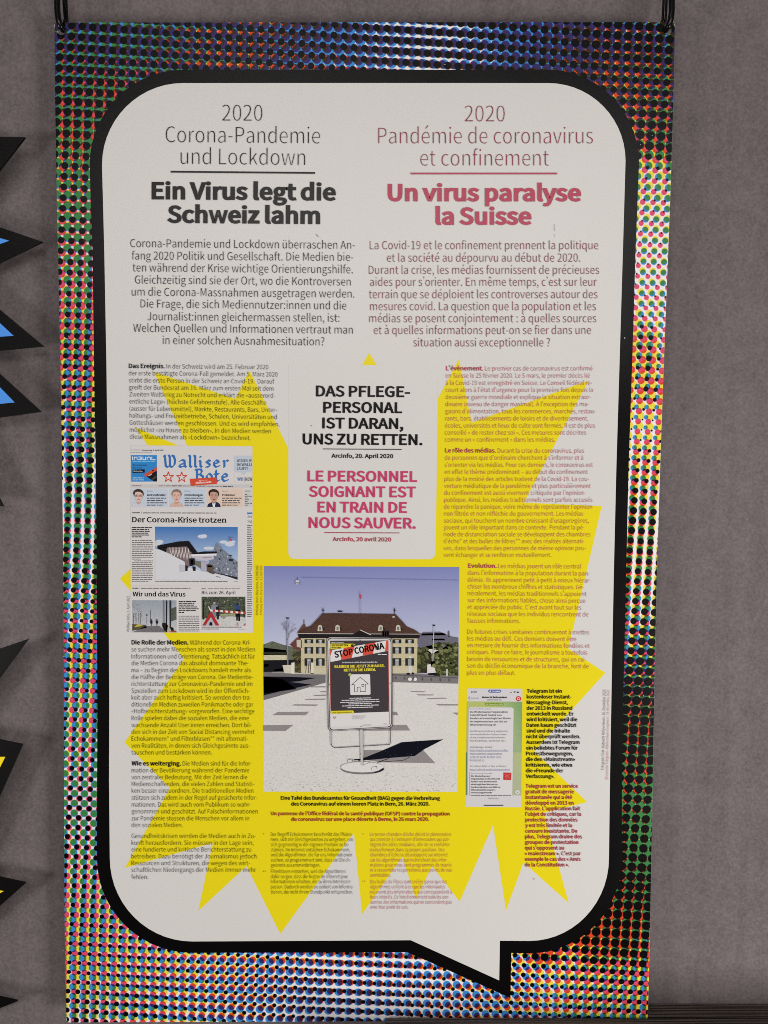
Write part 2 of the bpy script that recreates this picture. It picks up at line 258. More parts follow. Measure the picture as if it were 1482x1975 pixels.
 196: (596, [[183,784,212,791,231,810,238,838,231,865,212,884,183,891,157,884,138,865,131,838,138,810,157,791], [410,784,437,791,456,810,463,838,456,865,437,884,410,891,382,884,363,865,356,838,363,810,382,791], [4,0,95,0,165,220,427,220,496,0,592,0,348,719,247,719], [187,291,223,402,294,645,371,402,405,291]]),
 214: (727, [[364,-13,523,33,631,162,671,362,631,560,523,687,364,731,204,687,96,560,57,362,96,162,204,33], [364,67,251,103,177,206,150,362,177,517,251,617,364,652,477,617,551,517,577,362,551,206,477,103], [251,784,279,791,298,810,305,838,298,865,279,884,251,891,224,884,205,865,198,838,205,810,224,791], [476,784,504,791,523,810,529,838,523,865,504,884,476,891,449,884,430,865,423,838,430,810,449,791]]),
 220: (707, [[354,-13,486,16,577,114,612,296,612,719,525,719,525,294,501,158,440,87,354,67,269,87,209,158,186,294,186,719,96,719,96,296,130,114,222,16], [240,784,268,791,287,810,294,838,287,865,268,884,240,891,213,884,194,865,187,838,194,810,213,791], [466,784,493,791,512,810,519,838,512,865,493,884,466,891,438,884,419,865,412,838,419,810,438,791]]),
 192: (596, [[315,764,356,809,201,951,150,889], [4,0,95,0,165,220,427,220,496,0,592,0,348,719,247,719], [187,291,223,402,294,645,371,402,405,291]]),
 201: (577, [[99,0,524,0,524,77,189,77,189,339,462,339,462,417,189,417,189,642,513,642,513,719,99,719], [299,764,465,889,414,951,259,809]]),
 64: (927, [[440,-170,514,-164,584,-145,649,-114,625,-61,572,-86,512,-103,447,-110,280,-70,164,44,121,225,177,449,319,595,505,648,672,608,774,500,809,341,786,220,730,142,661,115,614,129,594,172,601,244,644,463,585,463,573,418,547,448,518,466,483,472,371,431,298,335,272,218,289,133,336,80,404,62,452,72,498,99,537,137,559,91,599,63,653,54,754,87,837,185,872,345,827,535,703,662,513,708,285,647,119,479,55,223,107,7,245,-125], [422,124,382,134,354,166,344,223,361,308,409,379,483,409,511,405,533,390,554,363,524,189,487,152,453,130]]),
 43: (544, [[236,114,308,114,308,328,508,328,508,395,308,395,308,610,236,610,236,395,37,395,37,328,236,328]]),
 37: (903, [[201,278,287,305,344,383,365,507,344,629,287,705,201,731,115,705,59,629,38,507,59,383,115,305], [201,333,151,353,118,411,106,507,118,602,151,658,201,676,251,658,284,602,296,507,284,411,251,353], [222,-13,282,-13,679,731,619,731], [702,-13,788,14,844,91,865,215,844,337,788,414,702,440,616,414,560,337,539,215,560,91,616,14], [702,42,652,61,618,119,606,215,618,310,652,367,702,385,752,367,786,310,798,215,786,119,752,61]]),
 32: (220, []),
}
GLYPHS = {}
for code, (adv, outs) in OUTLINES.items():
    GLYPHS[chr(code)] = (float(adv), [np.array(c, float).reshape(-1, 2) for c in outs])
CAP, XH = 720.0, 546.0

def contour_offset(P, ox, oy):
    """push an outline outwards (ink side stays inside) by ox, oy"""
    a = P - np.roll(P, 1, 0); b = np.roll(P, -1, 0) - P
    a /= np.maximum(1e-6, np.linalg.norm(a, axis=1))[:, None]; b /= np.maximum(1e-6, np.linalg.norm(b, axis=1))[:, None]
    na = np.stack([a[:, 1], -a[:, 0]], 1); nb = np.stack([b[:, 1], -b[:, 0]], 1)
    m = na + nb
    l2 = np.maximum(.55, (m * m).sum(1))
    m = m * (2.0 / l2)[:, None]
    return P + m * np.array([ox, oy])

_cache = {}
OUT_SIGN = 1
def area(P): return .5 * np.sum(P[:, 0] * np.roll(P[:, 1], -1) - np.roll(P[:, 0], -1) * P[:, 1])
def glyph(ch, ox, oy, wide, serif):
    key = (ch, ox, oy, wide, serif)
    if key in _cache: return _cache[key]
    adv, cs = GLYPHS[ch]
    big = max(cs, key=lambda c: abs(area(c)))
    sg = 1 if area(big) > 0 else -1                        # counter-clockwise outer: right-hand normal points out
    out = []
    if ch in 'wWM': ox, oy = min(ox, 34), min(oy, 20)       # keep narrow crotches open
    for c in cs:
        q = c * np.array([wide, 1.0])
        q = contour_offset(q, sg * ox, sg * oy)
        q[:, 1] = q[:, 1] * (1 - 2 * oy / 640.0) + oy
        out.append(q)
    V = np.concatenate(out); n = 0
    T = []
    off = np.cumsum([0] + [len(q) for q in out])
    sol = [i for i, q in enumerate(out) if area(q) * sg > 0]
    def inside(p, q):
        x, y = p; x0, y0 = q[:, 0], q[:, 1]; x1, y1 = np.roll(x0, -1), np.roll(y0, -1)
        k = (y0 > y) != (y1 > y)
        return int(np.sum(x < x0[k] + (y - y0[k]) / (y1[k] - y0[k]) * (x1[k] - x0[k]))) % 2 == 1
    for i in sol:                                           # every solid piece with the holes that lie in it
        grp = [i] + [j for j, q in enumerate(out) if area(q) * sg < 0 and inside(q.mean(0), out[i])]
        ids = [off[k] + t for k in grp for t in range(len(out[k]))]
        T += [tuple(int(ids[t]) for t in tr) for tr in tessellate_polygon([[Vector((p[0], p[1], 0)) for p in out[k]] for k in grp])]
    Z = np.zeros(len(V))
    if serif:
        ex, ez, et = [], [], []
        base = len(V)
        for q in out:
            for i in range(len(q)):
                p0, p1 = q[i], q[(i + 1) % len(q)]
                if abs(p0[1] - p1[1]) < 14 and 60 < abs(p0[0] - p1[0]) < 230 + 2 * ox:
                    ym = (p0[1] + p1[1]) / 2; xa, xb = sorted((p0[0], p1[0]))
                    if abs(ym) < 22: r = (xa - 48, 0, xb + 48, 62)
                    elif abs(ym - CAP) < 40 or abs(ym - 780) < 40: r = (xa - 52, ym - 62, xb + (48 if ch.isupper() else 0), ym)
                    elif abs(ym - XH) < 30 and ch not in 'etz': r = (xa - 58, ym - 62, xb, ym)
                    else: continue
                    k = base + len(ex)
                    ex += [(r[0], r[1]), (r[2], r[1]), (r[2], r[3]), (r[0], r[3])]
                    et += [(k, k + 1, k + 2), (k, k + 2, k + 3)]
        if ex:
            V = np.concatenate([V, np.array(ex, float)]); T += et
            Z = np.concatenate([Z, np.full(len(ex), 3e-6)])
    r = (adv * wide + ox * .35, V, T, Z)
    _cache[key] = r
    return r

WEIGHT = {'xlight': (-20, -20, 1.0), 'light': (-12, -12, 1.0), 'book': (-8, -8, 1.0), 'regular': (0, 0, 1.0),
          'semi': (17, 12, 1.02), 'bold': (30, 18, 1.04), 'black': (52, 34, 1.07), 'heavy': (39, 23, 1.05)}

class Print:
    """flat print collected into one mesh part; coordinates are read in a crop (ox, oy, s) of the photograph"""
    def __init__(self, crop=(0, 0, 1), z=.0006):
        self.crop = crop; self.z = z; self.lv = 0
        self.V, self.F, self.C, self.n = [], [], [], 0
        self.sub = 0
    def px(self, P):
        P = np.asarray(P, float)
        return np.stack([self.crop[0] + P[:, 0] / self.crop[2], self.crop[1] + P[:, 1] / self.crop[2]], 1)
    def add(self, P, T, c, g=0.0, dz=0.0):
        Q = self.px(P)
        d = self.z + self.lv * 1e-4 + dz
        pts = at(Q[:, 0], Q[:, 1], 0.0)
        # stay over the same spot of the panel: lift straight off it
        pts = pts - np.outer(np.ones(len(pts)) * d, np.array([0, 1, 0])) if np.ndim(d) == 0 else pts - np.outer(d, np.array([0, 1, 0]))
        self.V.append(pts); self.F += [(a + self.n, b + self.n, e + self.n) for a, b, e in T]
        c = np.asarray(c, float)
        if c.ndim == 1: c = np.tile(c[:3], (len(pts), 1))
        g = np.full((len(pts), 1), g)
        self.C.append(np.hstack([c, g])); self.n += len(pts)
    def poly(self, P, c, g=0.0, holes=()):
        loops = [[Vector((p[0], p[1], 0)) for p in L] for L in [P] + list(holes)]
        T = tessellate_polygon(loops)
        self.add(np.concatenate([np.array(L, float) for L in [P] + list(holes)]), T, c, g, dz=(self.sub % 45) * 2e-6)
    def rect(self, x0, y0, x1, y1, c, g=0.0): self.poly([(x0, y0), (x1, y0), (x1, y1), (x0, y1)], c, g)
    def grad(self, x0, y0, x1, y1, stops, g=0.0):
        P, T, C = [], [], []
        for i, (t, c) in enumerate(stops):
            y = y0 + (y1 - y0) * t
            P += [(x0, y), (x1, y)]; C += [c, c]
            if i: k = 2 * i; T += [(k - 2, k - 1, k + 1), (k - 2, k + 1, k)]
        self.add(P, T, np.array(C), g)
    def ell(self, cx, cy, rx, ry, c, g=0.0, n=16, a0=0):
        self.poly([(cx + rx * math.cos(a0 + 2 * math.pi * i / n), cy + ry * math.sin(a0 + 2 * math.pi * i / n)) for i in range(n)], c, g)
    def line(self, pts, w, c, g=0.0, closed=False):
        pts = [np.array(p, float) for p in pts]
        seg = list(zip(pts, pts[1:] + pts[:1])) if closed else list(zip(pts[:-1], pts[1:]))
        for i, (a, b) in enumerate(seg):
            d = b - a; L = np.linalg.norm(d)
            if L < 1e-6: continue
            d /= L; n = np.array([-d[1], d[0]]) * w / 2; e = d * w * .35
            self.sub += 1
            self.poly([a - e + n, b + e + n, b + e - n, a - e - n], c, g)
    def nib(self, pts, w, ang, th, c):
        """broad-nib stroke: each segment is the path swept by a slanted pen edge"""
        v = np.array([math.cos(ang), -math.sin(ang)]) * w / 2
        t = np.array([math.sin(ang), math.cos(ang)]) * th / 2
        pts = [np.array(p, float) for p in pts]
        for a, b in zip(pts[:-1], pts[1:]):
            cand = [p + s * v + q * t for p in (a, b) for s in (-1, 1) for q in (-1, 1)]
            cand = sorted(map(tuple, cand))
            def half(ps):
                h = []
                for p in ps:
                    while len(h) > 1 and (h[-1][0] - h[-2][0]) * (p[1] - h[-2][1]) - (h[-1][1] - h[-2][1]) * (p[0] - h[-2][0]) <= 0: h.pop()
                    h.append(p)
                return h[:-1]
            self.sub += 1
            self.poly(half(cand) + half(cand[::-1]), c)
    def text(self, s, x0, x1, y0, y1=None, cap=None, w='regular', c=(0, 0, 0), serif=False, p1=None):
        """one line of lettering from (x0, y0) to (x1, y1); cap = height of a capital, in crop pixels"""
        y1 = y0 if y1 is None else y1
        a = np.array([x0, y0], float); b = np.array([x1, y1], float)
        L = np.linalg.norm(b - a); d = (b - a) / L; u = np.array([d[1], -d[0]])
        ox, oy, wide = WEIGHT[w] if isinstance(w, str) else w
        items, x = [], 0.0
        for ch in s:
            if ch == ' ': x += GLYPHS[' '][0] * (.92 if wide > 1.03 else 1); continue
            adv, V, T, Z = glyph(ch, ox, oy, wide, serif)
            items.append((x, V, T, Z)); x += adv
        left = items[0][1][:, 0].min(); rightm = items[-1][0] + items[-1][1][:, 0].max()
        sx = L / (rightm - left); sy = cap / CAP
        for gx, V, T, Z in items:
            q = a + np.outer((V[:, 0] + gx - left) * sx, d) + np.outer(V[:, 1] * sy, u)
            self.add(q, T, c, 0.0, dz=Z)
    def words(self, x0, x1, y, h, c, rng, slope=0.0, gap=None, lo=2.2, hi=7):
        """lines of print too small to read"""
        x = x0; gap = gap or h * .7
        while x < x1 - h:
            L = min(rng.uniform(lo, hi) * h, x1 - x)
            yy = y + slope * (x - x0)
            self.rect(x, yy - h * .5, x + L, yy + h * .5, c); x += L + gap
    def build(self, name, parent, label=None, kind=None):
        if not self.V: return None
        o = new_mesh(name, np.concatenate(self.V), self.F, INK, parent, np.concatenate(self.C))
        if label: o['label'] = label
        if kind: o['kind'] = kind
        return o

# ------------------------------------------------------------------ wall and plinth
WALL_D = -.032
def wall_material():
    m, nt, p = mat_new('grey_plaster')
    tc = nt.nodes.new('ShaderNodeTexCoord')
    def noise(scale, detail, sx=1, sz=1, rough=.5):
        mp = nt.nodes.new('ShaderNodeMapping'); mp.inputs['Scale'].default_value = (sx, 1, sz)
        nt.links.new(tc.outputs['Object'], mp.inputs['Vector'])
        n = nt.nodes.new('ShaderNodeTexNoise'); n.inputs['Scale'].default_value = scale; n.inputs['Detail'].default_value = detail; n.inputs['Roughness'].default_value = rough
        nt.links.new(mp.outputs['Vector'], n.inputs['Vector']); return n.outputs['Fac']
    def mad(a, k, c):
        q = nt.nodes.new('ShaderNodeMath'); q.operation = 'MULTIPLY_ADD'; nt.links.new(a, q.inputs[0]); q.inputs[1].default_value = k
        if isinstance(c, float): q.inputs[2].default_value = c
        else: nt.links.new(c, q.inputs[2])
        return q.outputs[0]
    big = noise(2.6, 4)
    streak = noise(20, 3, 1.6, .08)
    mid = noise(28, 5, rough=.65)
    fine = noise(210, 3, rough=.8)
    v = mad(fine, 1.35, -.67); v = mad(mid, .55, v); v = mad(streak, .38, v); v = mad(big, .35, v)
    # small pits and darker scuffs
    vo = nt.nodes.new('ShaderNodeTexVoronoi'); vo.inputs['Scale'].default_value = 9; vo.inputs['Randomness'].default_value = 1
    nt.links.new(tc.outputs['Object'], vo.inputs['Vector'])
    pit = nt.nodes.new('ShaderNodeMapRange'); pit.inputs['From Min'].default_value = .012; pit.inputs['From Max'].default_value = .04; pit.inputs['To Min'].default_value = .8; pit.inputs['To Max'].default_value = 1
    nt.links.new(vo.outputs['Distance'], pit.inputs['Value'])
    mul = nt.nodes.new('ShaderNodeMath'); mul.operation = 'MULTIPLY'
    sc = mad(v, 1.0, .42)
    nt.links.new(sc, mul.inputs[0]); nt.links.new(pit.outputs['Result'], mul.inputs[1])
    vec = nt.nodes.new('ShaderNodeVectorMath'); vec.operation = 'SCALE'; vec.inputs[0].default_value = (.138, .114, .115)
    nt.links.new(mul.outputs[0], vec.inputs['Scale']); nt.links.new(vec.outputs['Vector'], p.inputs['Base Color'])
    p.inputs['Roughness'].default_value = .85; p.inputs['Specular IOR Level'].default_value = .2
    h = mad(mid, .6, 0.0); h = mad(fine, .4, h)
    b = nt.nodes.new('ShaderNodeBump'); b.inputs['Strength'].default_value = .35; b.inputs['Distance'].default_value = .002
    nt.links.new(h, b.inputs['Height']); nt.links.new(b.outputs['Normal'], p.inputs['Normal'])
    return m
wy = -WALL_D
wall = new_mesh('wall', [(-3, wy, -1.05), (3, wy, -1.05), (3, wy, 2.4), (-3, wy, 2.4), (-3, wy + .1, -1.05), (3, wy + .1, -1.05), (3, wy + .1, 2.4), (-3, wy + .1, 2.4)],
                [(0, 1, 2, 3), (5, 4, 7, 6), (3, 2, 6, 7), (1, 0, 4, 5), (0, 3, 7, 4), (2, 1, 5, 6)], wall_material())
wall['kind'] = 'structure'

def wood_material():
    m, nt, p = mat_new('dark_stained_wood')
    tc = nt.nodes.new('ShaderNodeTexCoord')
    mp = nt.nodes.new('ShaderNodeMapping'); mp.inputs['Scale'].default_value = (.03, 1, 1)
    nt.links.new(tc.outputs['Object'], mp.inputs['Vector'])
    n = nt.nodes.new('ShaderNodeTexNoise'); n.inputs['Scale'].default_value = 330; n.inputs['Detail'].default_value = 6; n.inputs['Roughness'].default_value = .65
    nt.links.new(mp.outputs['Vector'], n.inputs['Vector'])
    w = nt.nodes.new('ShaderNodeTexWave'); w.wave_type = 'BANDS'; w.bands_direction = 'Y'; w.inputs['Scale'].default_value = 90; w.inputs['Distortion'].default_value = 7; w.inputs['Detail'].default_value = 3
    nt.links.new(mp.outputs['Vector'], w.inputs['Vector'])
    mx = nt.nodes.new('ShaderNodeMix'); mx.data_type = 'FLOAT'; mx.inputs[0].default_value = .45
    nt.links.new(n.outputs['Fac'], mx.inputs[2]); nt.links.new(w.outputs['Fac'], mx.inputs[3])
    r = nt.nodes.new('ShaderNodeValToRGB')
    r.color_ramp.elements[0].position = .3; r.color_ramp.elements[0].color = (.014, .010, .009, 1)
    r.color_ramp.elements[1].position = .75; r.color_ramp.elements[1].color = (.15, .112, .092, 1)
    nt.links.new(mx.outputs[0], r.inputs['Fac']); nt.links.new(r.outputs['Color'], p.inputs['Base Color'])
    p.inputs['Roughness'].default_value = .6
    b = nt.nodes.new('ShaderNodeBump'); b.inputs['Strength'].default_value = .8; b.inputs['Distance'].default_value = .003
    nt.links.new(mx.outputs[0], b.inputs['Height']); nt.links.new(b.outputs['Normal'], p.inputs['Normal'])
    return m
WOOD = wood_material()
def box(name, x0, x1, y0, y1, z0, z1, mat, parent=None, bev=.0015):
    bm = bmesh.new()
    bmesh.ops.create_cube(bm, size=1)
    for v in bm.verts:
        v.co = Vector(((x0 + x1) / 2 + v.co.x * (x1 - x0), (y0 + y1) / 2 + v.co.y * (y1 - y0), (z0 + z1) / 2 + v.co.z * (z1 - z0)))
    bmesh.ops.bevel(bm, geom=list(bm.edges), offset=bev, segments=2, affect='EDGES')
    me = bpy.data.meshes.new(name); bm.to_mesh(me); bm.free(); me.materials.append(mat)
    o = link(bpy.data.objects.new(name, me)); 
    if parent: o.parent = parent
    return o
top = float(at(1360, 1935.5, WALL_D)[2])                   # where the plinth's top meets the wall
pl = thing('wooden_plinth', 'low plinth of dark stained rough planks at the foot of the grey wall', 'plinth', (.5, 0, -1.05))
px0 = .06
def kid(o): o.location = -Vector(pl.location); return o
y1 = wy - .001
j = float(at(1360, 1965)[0] * 0)                            # second joint follows from the photograph's pixel row 1965
v = RM @ np.array([(1360 - CX) / FOC, 1, -(1965 - CY) / FOC]); t = (top - LOC[2]) / v[2]; yj = float(LOC[1] + t * v[1])
kid(box('plank', px0, 1.35, yj + .0012, y1, top - .028, top, WOOD, pl))
kid(box('plank', px0 - .02, 1.33, yj - .125, yj - .0012, top - .028, top + .0012, WOOD, pl))
kid(box('front_board', px0, 1.34, yj - .118, yj - .098, -1.05, top - .0285, WOOD, pl))
kid(box('side_board', px0, px0 + .02, yj - .0975, y1 - .002, -1.05, top - .0285, WOOD, pl))

# ------------------------------------------------------------------ the hanging panel
LX = np.array([[43, 105], [480, 112], [680, 115.5], [900, 120], [1060, 121.6], [1360, 123.2], [1520, 123.6], [1800, 124.8], [1973, 128]])
RX = np.array([[43, 1302], [150, 1301.8], [305, 1296], [480, 1289], [680, 1282], [900, 1274], [1100, 1268], [1330, 1263.3], [1480, 1260.4], [1820, 1253.2], [1970, 1250]])
def sm(A):                                                 # a smooth edge through the read points
    c = np.polyfit((A[:, 0] - 1000) / 1000, A[:, 1], 4); return lambda y: np.polyval(c, (np.asarray(y, float) - 1000) / 1000)
Lf, Rf = sm(LX), sm(RX)
def ytop(x): return 43.0 - (x - 105) / 1197.0
def ybot(x): return 1972.5 - (x - 128) / 1122.0 * 4.5
HOLES = [(119.5, 58.5, 8.6), (1288.5, 58.0, 8.2)]

def panel_outline(inset=0.0, r=6.0):
    P = []
    ys = np.linspace(60, 1955, 48)
    def corner(cx, cy, a0):
        for k in range(6):
            a = math.radians(a0 + k * 18); P.append((cx + r * math.cos(a), cy - r * math.sin(a)))
    l0, r0, l1, r1 = float(Lf(43)), float(Rf(43)), float(Lf(1972)), float(Rf(1968))
    corner(r0 - r - inset, ytop(1302) + r + inset, 0)       # top right, going counter-clockwise
    corner(l0 + r + inset, ytop(105) + r + inset, 90)
    P += [(float(Lf(y)) + inset, y) for y in ys]
    corner(l1 + r + inset, ybot(128) - r - inset, 180)
    corner(r1 - r - inset, ybot(1250) - r - inset, 270)
    P += [(float(Rf(y)) - inset, y) for y in ys[::-1]]
    return P
def circle(cx, cy, r, n=20): return [(cx + r * math.cos(2 * math.pi * i / n), cy + r * math.sin(2 * math.pi * i / n)) for i in range(n)]

base = at(700, 1970)
panel = thing('hanging_panel', 'tall printed exhibition panel with dotted border and yellow burst, hanging from two black hooks', 'panel', (float(base[0]), 0, float(base[2])))
PO = Vector(panel.location)
class PanelPart(Print):
    def build(self, name, parent=None, label=None, kind=None):
        o = Print.build(self, name, parent or panel, label, kind)
        if o is not None and (parent is None): o.location = -PO
        return o

def slab(name, loops, depth, mat, parent, d_front=0.0, dz=0.0):
    """sheet of real thickness from an outline read in pixels (first loop outer, others holes)"""
    flat = [p for L in loops for p in L]
    T = tessellate_polygon([[Vector((p[0], p[1], 0)) for p in L] for L in loops])
    A = at([p[0] for p in flat], [p[1] for p in flat], d_front)
    n = len(flat)
    V = list(map(tuple, A)) + [(a[0], a[1] + depth, a[2]) for a in A]
    F = [tuple(t) for t in T] + [(t[2] + n, t[1] + n, t[0] + n) for t in T]
    k = 0
    for L in loops:
        m = len(L)
        for i in range(m): F.append((k + i, k + (i + 1) % m, k + (i + 1) % m + n, k + i + n))
        k += m
    o = new_mesh(name, V, F, mat, parent)
    bm = bmesh.new(); bm.from_mesh(o.data); bmesh.ops.recalc_face_normals(bm, faces=bm.faces); bm.to_mesh(o.data); bm.free()
    return o
BOARD = mat_plain('white_foam_board', (.72, .70, .66), .6, .3, noise=.05)
o = slab('board', [panel_outline()] + [circle(h[0], h[1], h[2] + .4) for h in HOLES], .004, BOARD, panel); o.location = -PO

# ---- halftone border: four inks on four turned dot screens, dot sizes vary over the panel
INKS = [  # x, y, cyan, magenta, yellow, black radii in screen pitches
 (105,60,.55,.46,.36,.37),(200,80,.55,.46,.36,.36),(300,90,.55,.46,.37,.35),(450,90,.53,.47,.38,.34),(450,125,.5,.45,.45,.31),(560,90,.51,.44,.35,.33),
 (650,90,.51,.42,.30,.33),(650,125,.5,.42,.33,.30),(750,90,.48,.40,.27,.34),(850,90,.44,.38,.28,.36),(930,90,.48,.40,.30,.37),(1000,90,.52,.42,.31,.37),(1080,100,.52,.43,.36,.36),
 (1130,80,.54,.47,.38,.40),(1200,60,.54,.47,.37,.41),(1290,80,.54,.47,.38,.41),(1250,112,.53,.5,.45,.40),(1250,130,.5,.5,.46,.32),(1200,150,.5,.48,.46,.31),(1270,170,.5,.47,.46,.33),
 (1250,210,.48,.47,.46,.37),(1270,250,.48,.45,.46,.41),(1250,282,.48,.44,.46,.43),(1285,282,.48,.44,.46,.43),(1260,298,.44,.38,.45,.33),(1260,314,.36,.33,.42,.22),(1260,328,.32,.27,.38,.13),
 (1262,350,.31,.25,.36,.09),(1260,420,.29,.24,.32,.08),(1255,480,.28,.23,.30,.08),(1250,540,.27,.22,.29,.075),(1250,605,.27,.22,.29,.07),(1280,630,.25,.22,.29,.07),
 (1235,625,.32,.30,.36,.19),(1235,655,.32,.35,.40,.25),(1255,655,.34,.36,.41,.25),(1278,660,.22,.29,.36,.08),(1230,700,.27,.36,.44,.18),(1252,700,.33,.36,.44,.30),(1275,710,.2,.31,.38,.12),
 (1225,750,.24,.34,.43,.12),(1248,750,.27,.36,.44,.27),(1270,755,.21,.33,.40,.21),(1245,790,.21,.30,.38,.14),(1245,815,.20,.27,.37,.075),(1240,840,.20,.27,.36,.075),(1222,850,.21,.28,.36,.1),(1265,850,.21,.28,.36,.15),
 (1240,870,.25,.30,.37,.19),(1240,905,.27,.32,.38,.21),(1220,935,.28,.33,.38,.23),(1218,950,.29,.33,.38,.33),(1265,945,.28,.33,.37,.21),(1218,1000,.30,.33,.37,.37),(1262,1000,.29,.32,.36,.33),
 (1240,1060,.30,.33,.37,.32),(1240,1120,.31,.33,.38,.31),(1210,1180,.33,.33,.38,.31),(1260,1180,.33,.33,.38,.36),(1205,1240,.35,.35,.39,.34),(1255,1240,.36,.35,.39,.40),(1230,1290,.4,.4,.42,.41),
 (1230,1330,.45,.46,.47,.45),(1230,1400,.47,.47,.5,.46),(1230,1460,.47,.45,.5,.48),(1210,1490,.47,.42,.5,.45),(1250,1500,.47,.41,.5,.40),(1230,1560,.47,.40,.5,.41),(1230,1620,.47,.39,.5,.42),
 (1230,1670,.47,.42,.5,.45),(1220,1720,.46,.46,.5,.465),(1200,1770,.42,.49,.5,.465),(1140,1800,.40,.49,.5,.45),(1200,1830,.40,.47,.48,.45),(1050,1840,.40,.45,.46,.41),(1150,1850,.39,.42,.44,.41),
 (1240,1850,.38,.41,.42,.41),(1200,1868,.36,.38,.40,.30),(1240,1885,.33,.35,.37,.28),(1150,1880,.33,.34,.37,.28),(1100,1870,.33,.32,.37,.27),(1060,1880,.33,.31,.37,.19),(1010,1870,.34,.31,.35,.24),
 (1000,1910,.35,.31,.33,.24),(1062,1920,.32,.30,.37,.15),(1110,1930,.32,.31,.37,.24),(1200,1930,.33,.33,.37,.26),(1240,1940,.33,.33,.37,.26),(1060,1960,.32,.30,.36,.17),(1200,1962,.33,.33,.37,.25),
 (940,1940,.37,.31,.29,.20),(850,1920,.38,.31,.25,.19),(750,1900,.39,.32,.22,.19),(680,1900,.39,.33,.22,.21),(600,1850,.38,.33,.27,.19),(600,1905,.39,.33,.24,.23),(600,1955,.39,.33,.22,.19),
 (520,1900,.38,.33,.27,.21),(450,1860,.37,.33,.30,.20),(450,1930,.37,.33,.30,.22),(350,1900,.36,.32,.33,.20),(250,1880,.36,.31,.33,.20),(200,1860,.36,.31,.33,.20),(140,1850,.36,.31,.33,.21),
 (140,1950,.36,.32,.32,.27),(250,1950,.36,.32,.32,.26),(160,1800,.36,.32,.33,.22),(160,1750,.36,.32,.33,.23),(150,1700,.35,.32,.33,.25),(150,1620,.36,.32,.33,.27),(150,1560,.37,.32,.32,.27),
 (150,1500,.37,.31,.32,.25),(150,1440,.37,.31,.32,.22),(150,1380,.37,.31,.33,.21),(150,1330,.37,.30,.33,.19),(150,1290,.36,.31,.33,.24),(150,1240,.36,.31,.33,.25),(150,1195,.36,.31,.33,.18),
 (150,1160,.37,.32,.33,.24),(150,1110,.38,.33,.34,.29),(150,1050,.39,.34,.34,.28),(150,1000,.39,.33,.34,.25),(150,965,.39,.34,.34,.26),(150,930,.38,.34,.34,.33),(150,880,.38,.34,.34,.30),
 (150,830,.38,.34,.34,.26),(150,780,.38,.34,.34,.23),(150,730,.38,.35,.35,.24),(150,680,.39,.37,.36,.28),(150,620,.39,.38,.37,.28),(150,560,.38,.38,.37,.27),(150,500,.38,.38,.37,.31),
 (150,440,.39,.38,.39,.31),(150,380,.41,.39,.41,.32),(150,320,.44,.41,.44,.34),(150,260,.46,.43,.45,.38),(150,200,.50,.43,.41,.39),(200,180,.49,.46,.46,.37),(150,130,.53,.45,.38,.36),(270,140,.52,.44,.39,.34)]
IK = np.array(INKS)
def radii(x, y):
    w = 1.0 / ((IK[:, 0] - x) ** 2 + (IK[:, 1] - y) ** 2 + 4.0) ** 2
    return (IK[:, 2:] * w[:, None]).sum(0) / w.sum() + np.array([.02, .018, .015, .008])
SCREENS = {  # cos-sin angle, pitch, phase
 'cyan': (-.0160, .015192, .46277, .06612), 'magenta': (-.0336, .015204, .43248, -.35827),
 'yellow': (-.0508, .015192, .40766, .18524), 'black': (-.0676, .0152, .36489, -.24810)}
def halftone_material():
    m, nt, p = mat_new('halftone_print')
    N, Lk = nt.nodes.new, nt.links.new
    uvn = N('ShaderNodeAttribute'); uvn.attribute_name = 'sheet'
    at_ = N('ShaderNodeAttribute'); at_.attribute_name = 'dots'
    sep = N('ShaderNodeSeparateColor'); Lk(at_.outputs['Color'], sep.inputs[0])
    rad = [sep.outputs[0], sep.outputs[1], sep.outputs[2], at_.outputs['Alpha']]
    def math_(op, a, b=None, c=None):
        q = N('ShaderNodeMath'); q.operation = op
        for i, v in enumerate((a, b, c)):
            if v is None: continue
            if isinstance(v, (int, float)): q.inputs[i].default_value = v
            else: Lk(v, q.inputs[i])
        return q.outputs[0]
    cur = None
    inkc = {'cyan': (.05, .32, .82), 'magenta': (.86, .085, .20), 'yellow': (.98, .84, .09), 'black': (.003, .0025, .0025)}
    for i, (nm, (a, pt, pa, pb)) in enumerate(SCREENS.items()):
        c, s = math.cos(a) / pt, math.sin(a) / pt
        def axis(v, ph):
            d = N('ShaderNodeVectorMath'); d.operation = 'DOT_PRODUCT'; Lk(uvn.outputs['Vector'], d.inputs[0]); d.inputs[1].default_value = v
            q = math_('ADD', d.outputs['Value'], -ph + .5 + 200.0)
            return math_('SUBTRACT', math_('FRACT', q), .5)
        A, B = axis((c, s, 0), pa), axis((-s, c, 0), pb)
        dist = math_('SQRT', math_('ADD', math_('MULTIPLY', A, A), math_('MULTIPLY', B, B)))
        e = math_('MULTIPLY', math_('SUBTRACT', rad[i], dist), 18.0)
        e = math_('ADD', e, .5); 
        cl = N('ShaderNodeClamp'); Lk(e, cl.inputs['Value'])
        mx = N('ShaderNodeMix'); mx.data_type = 'RGBA'; mx.blend_type = 'MULTIPLY'
        Lk(cl.outputs[0], mx.inputs[0])
        if cur is None: mx.inputs[6].default_value = (.82, .79, .77, 1)
        else: Lk(cur, mx.inputs[6])
        mx.inputs[7].default_value = (*inkc[nm], 1)
        cur = mx.outputs[2]
    Lk(cur, p.inputs['Base Color'])
    print_gloss(nt, p)
    return m
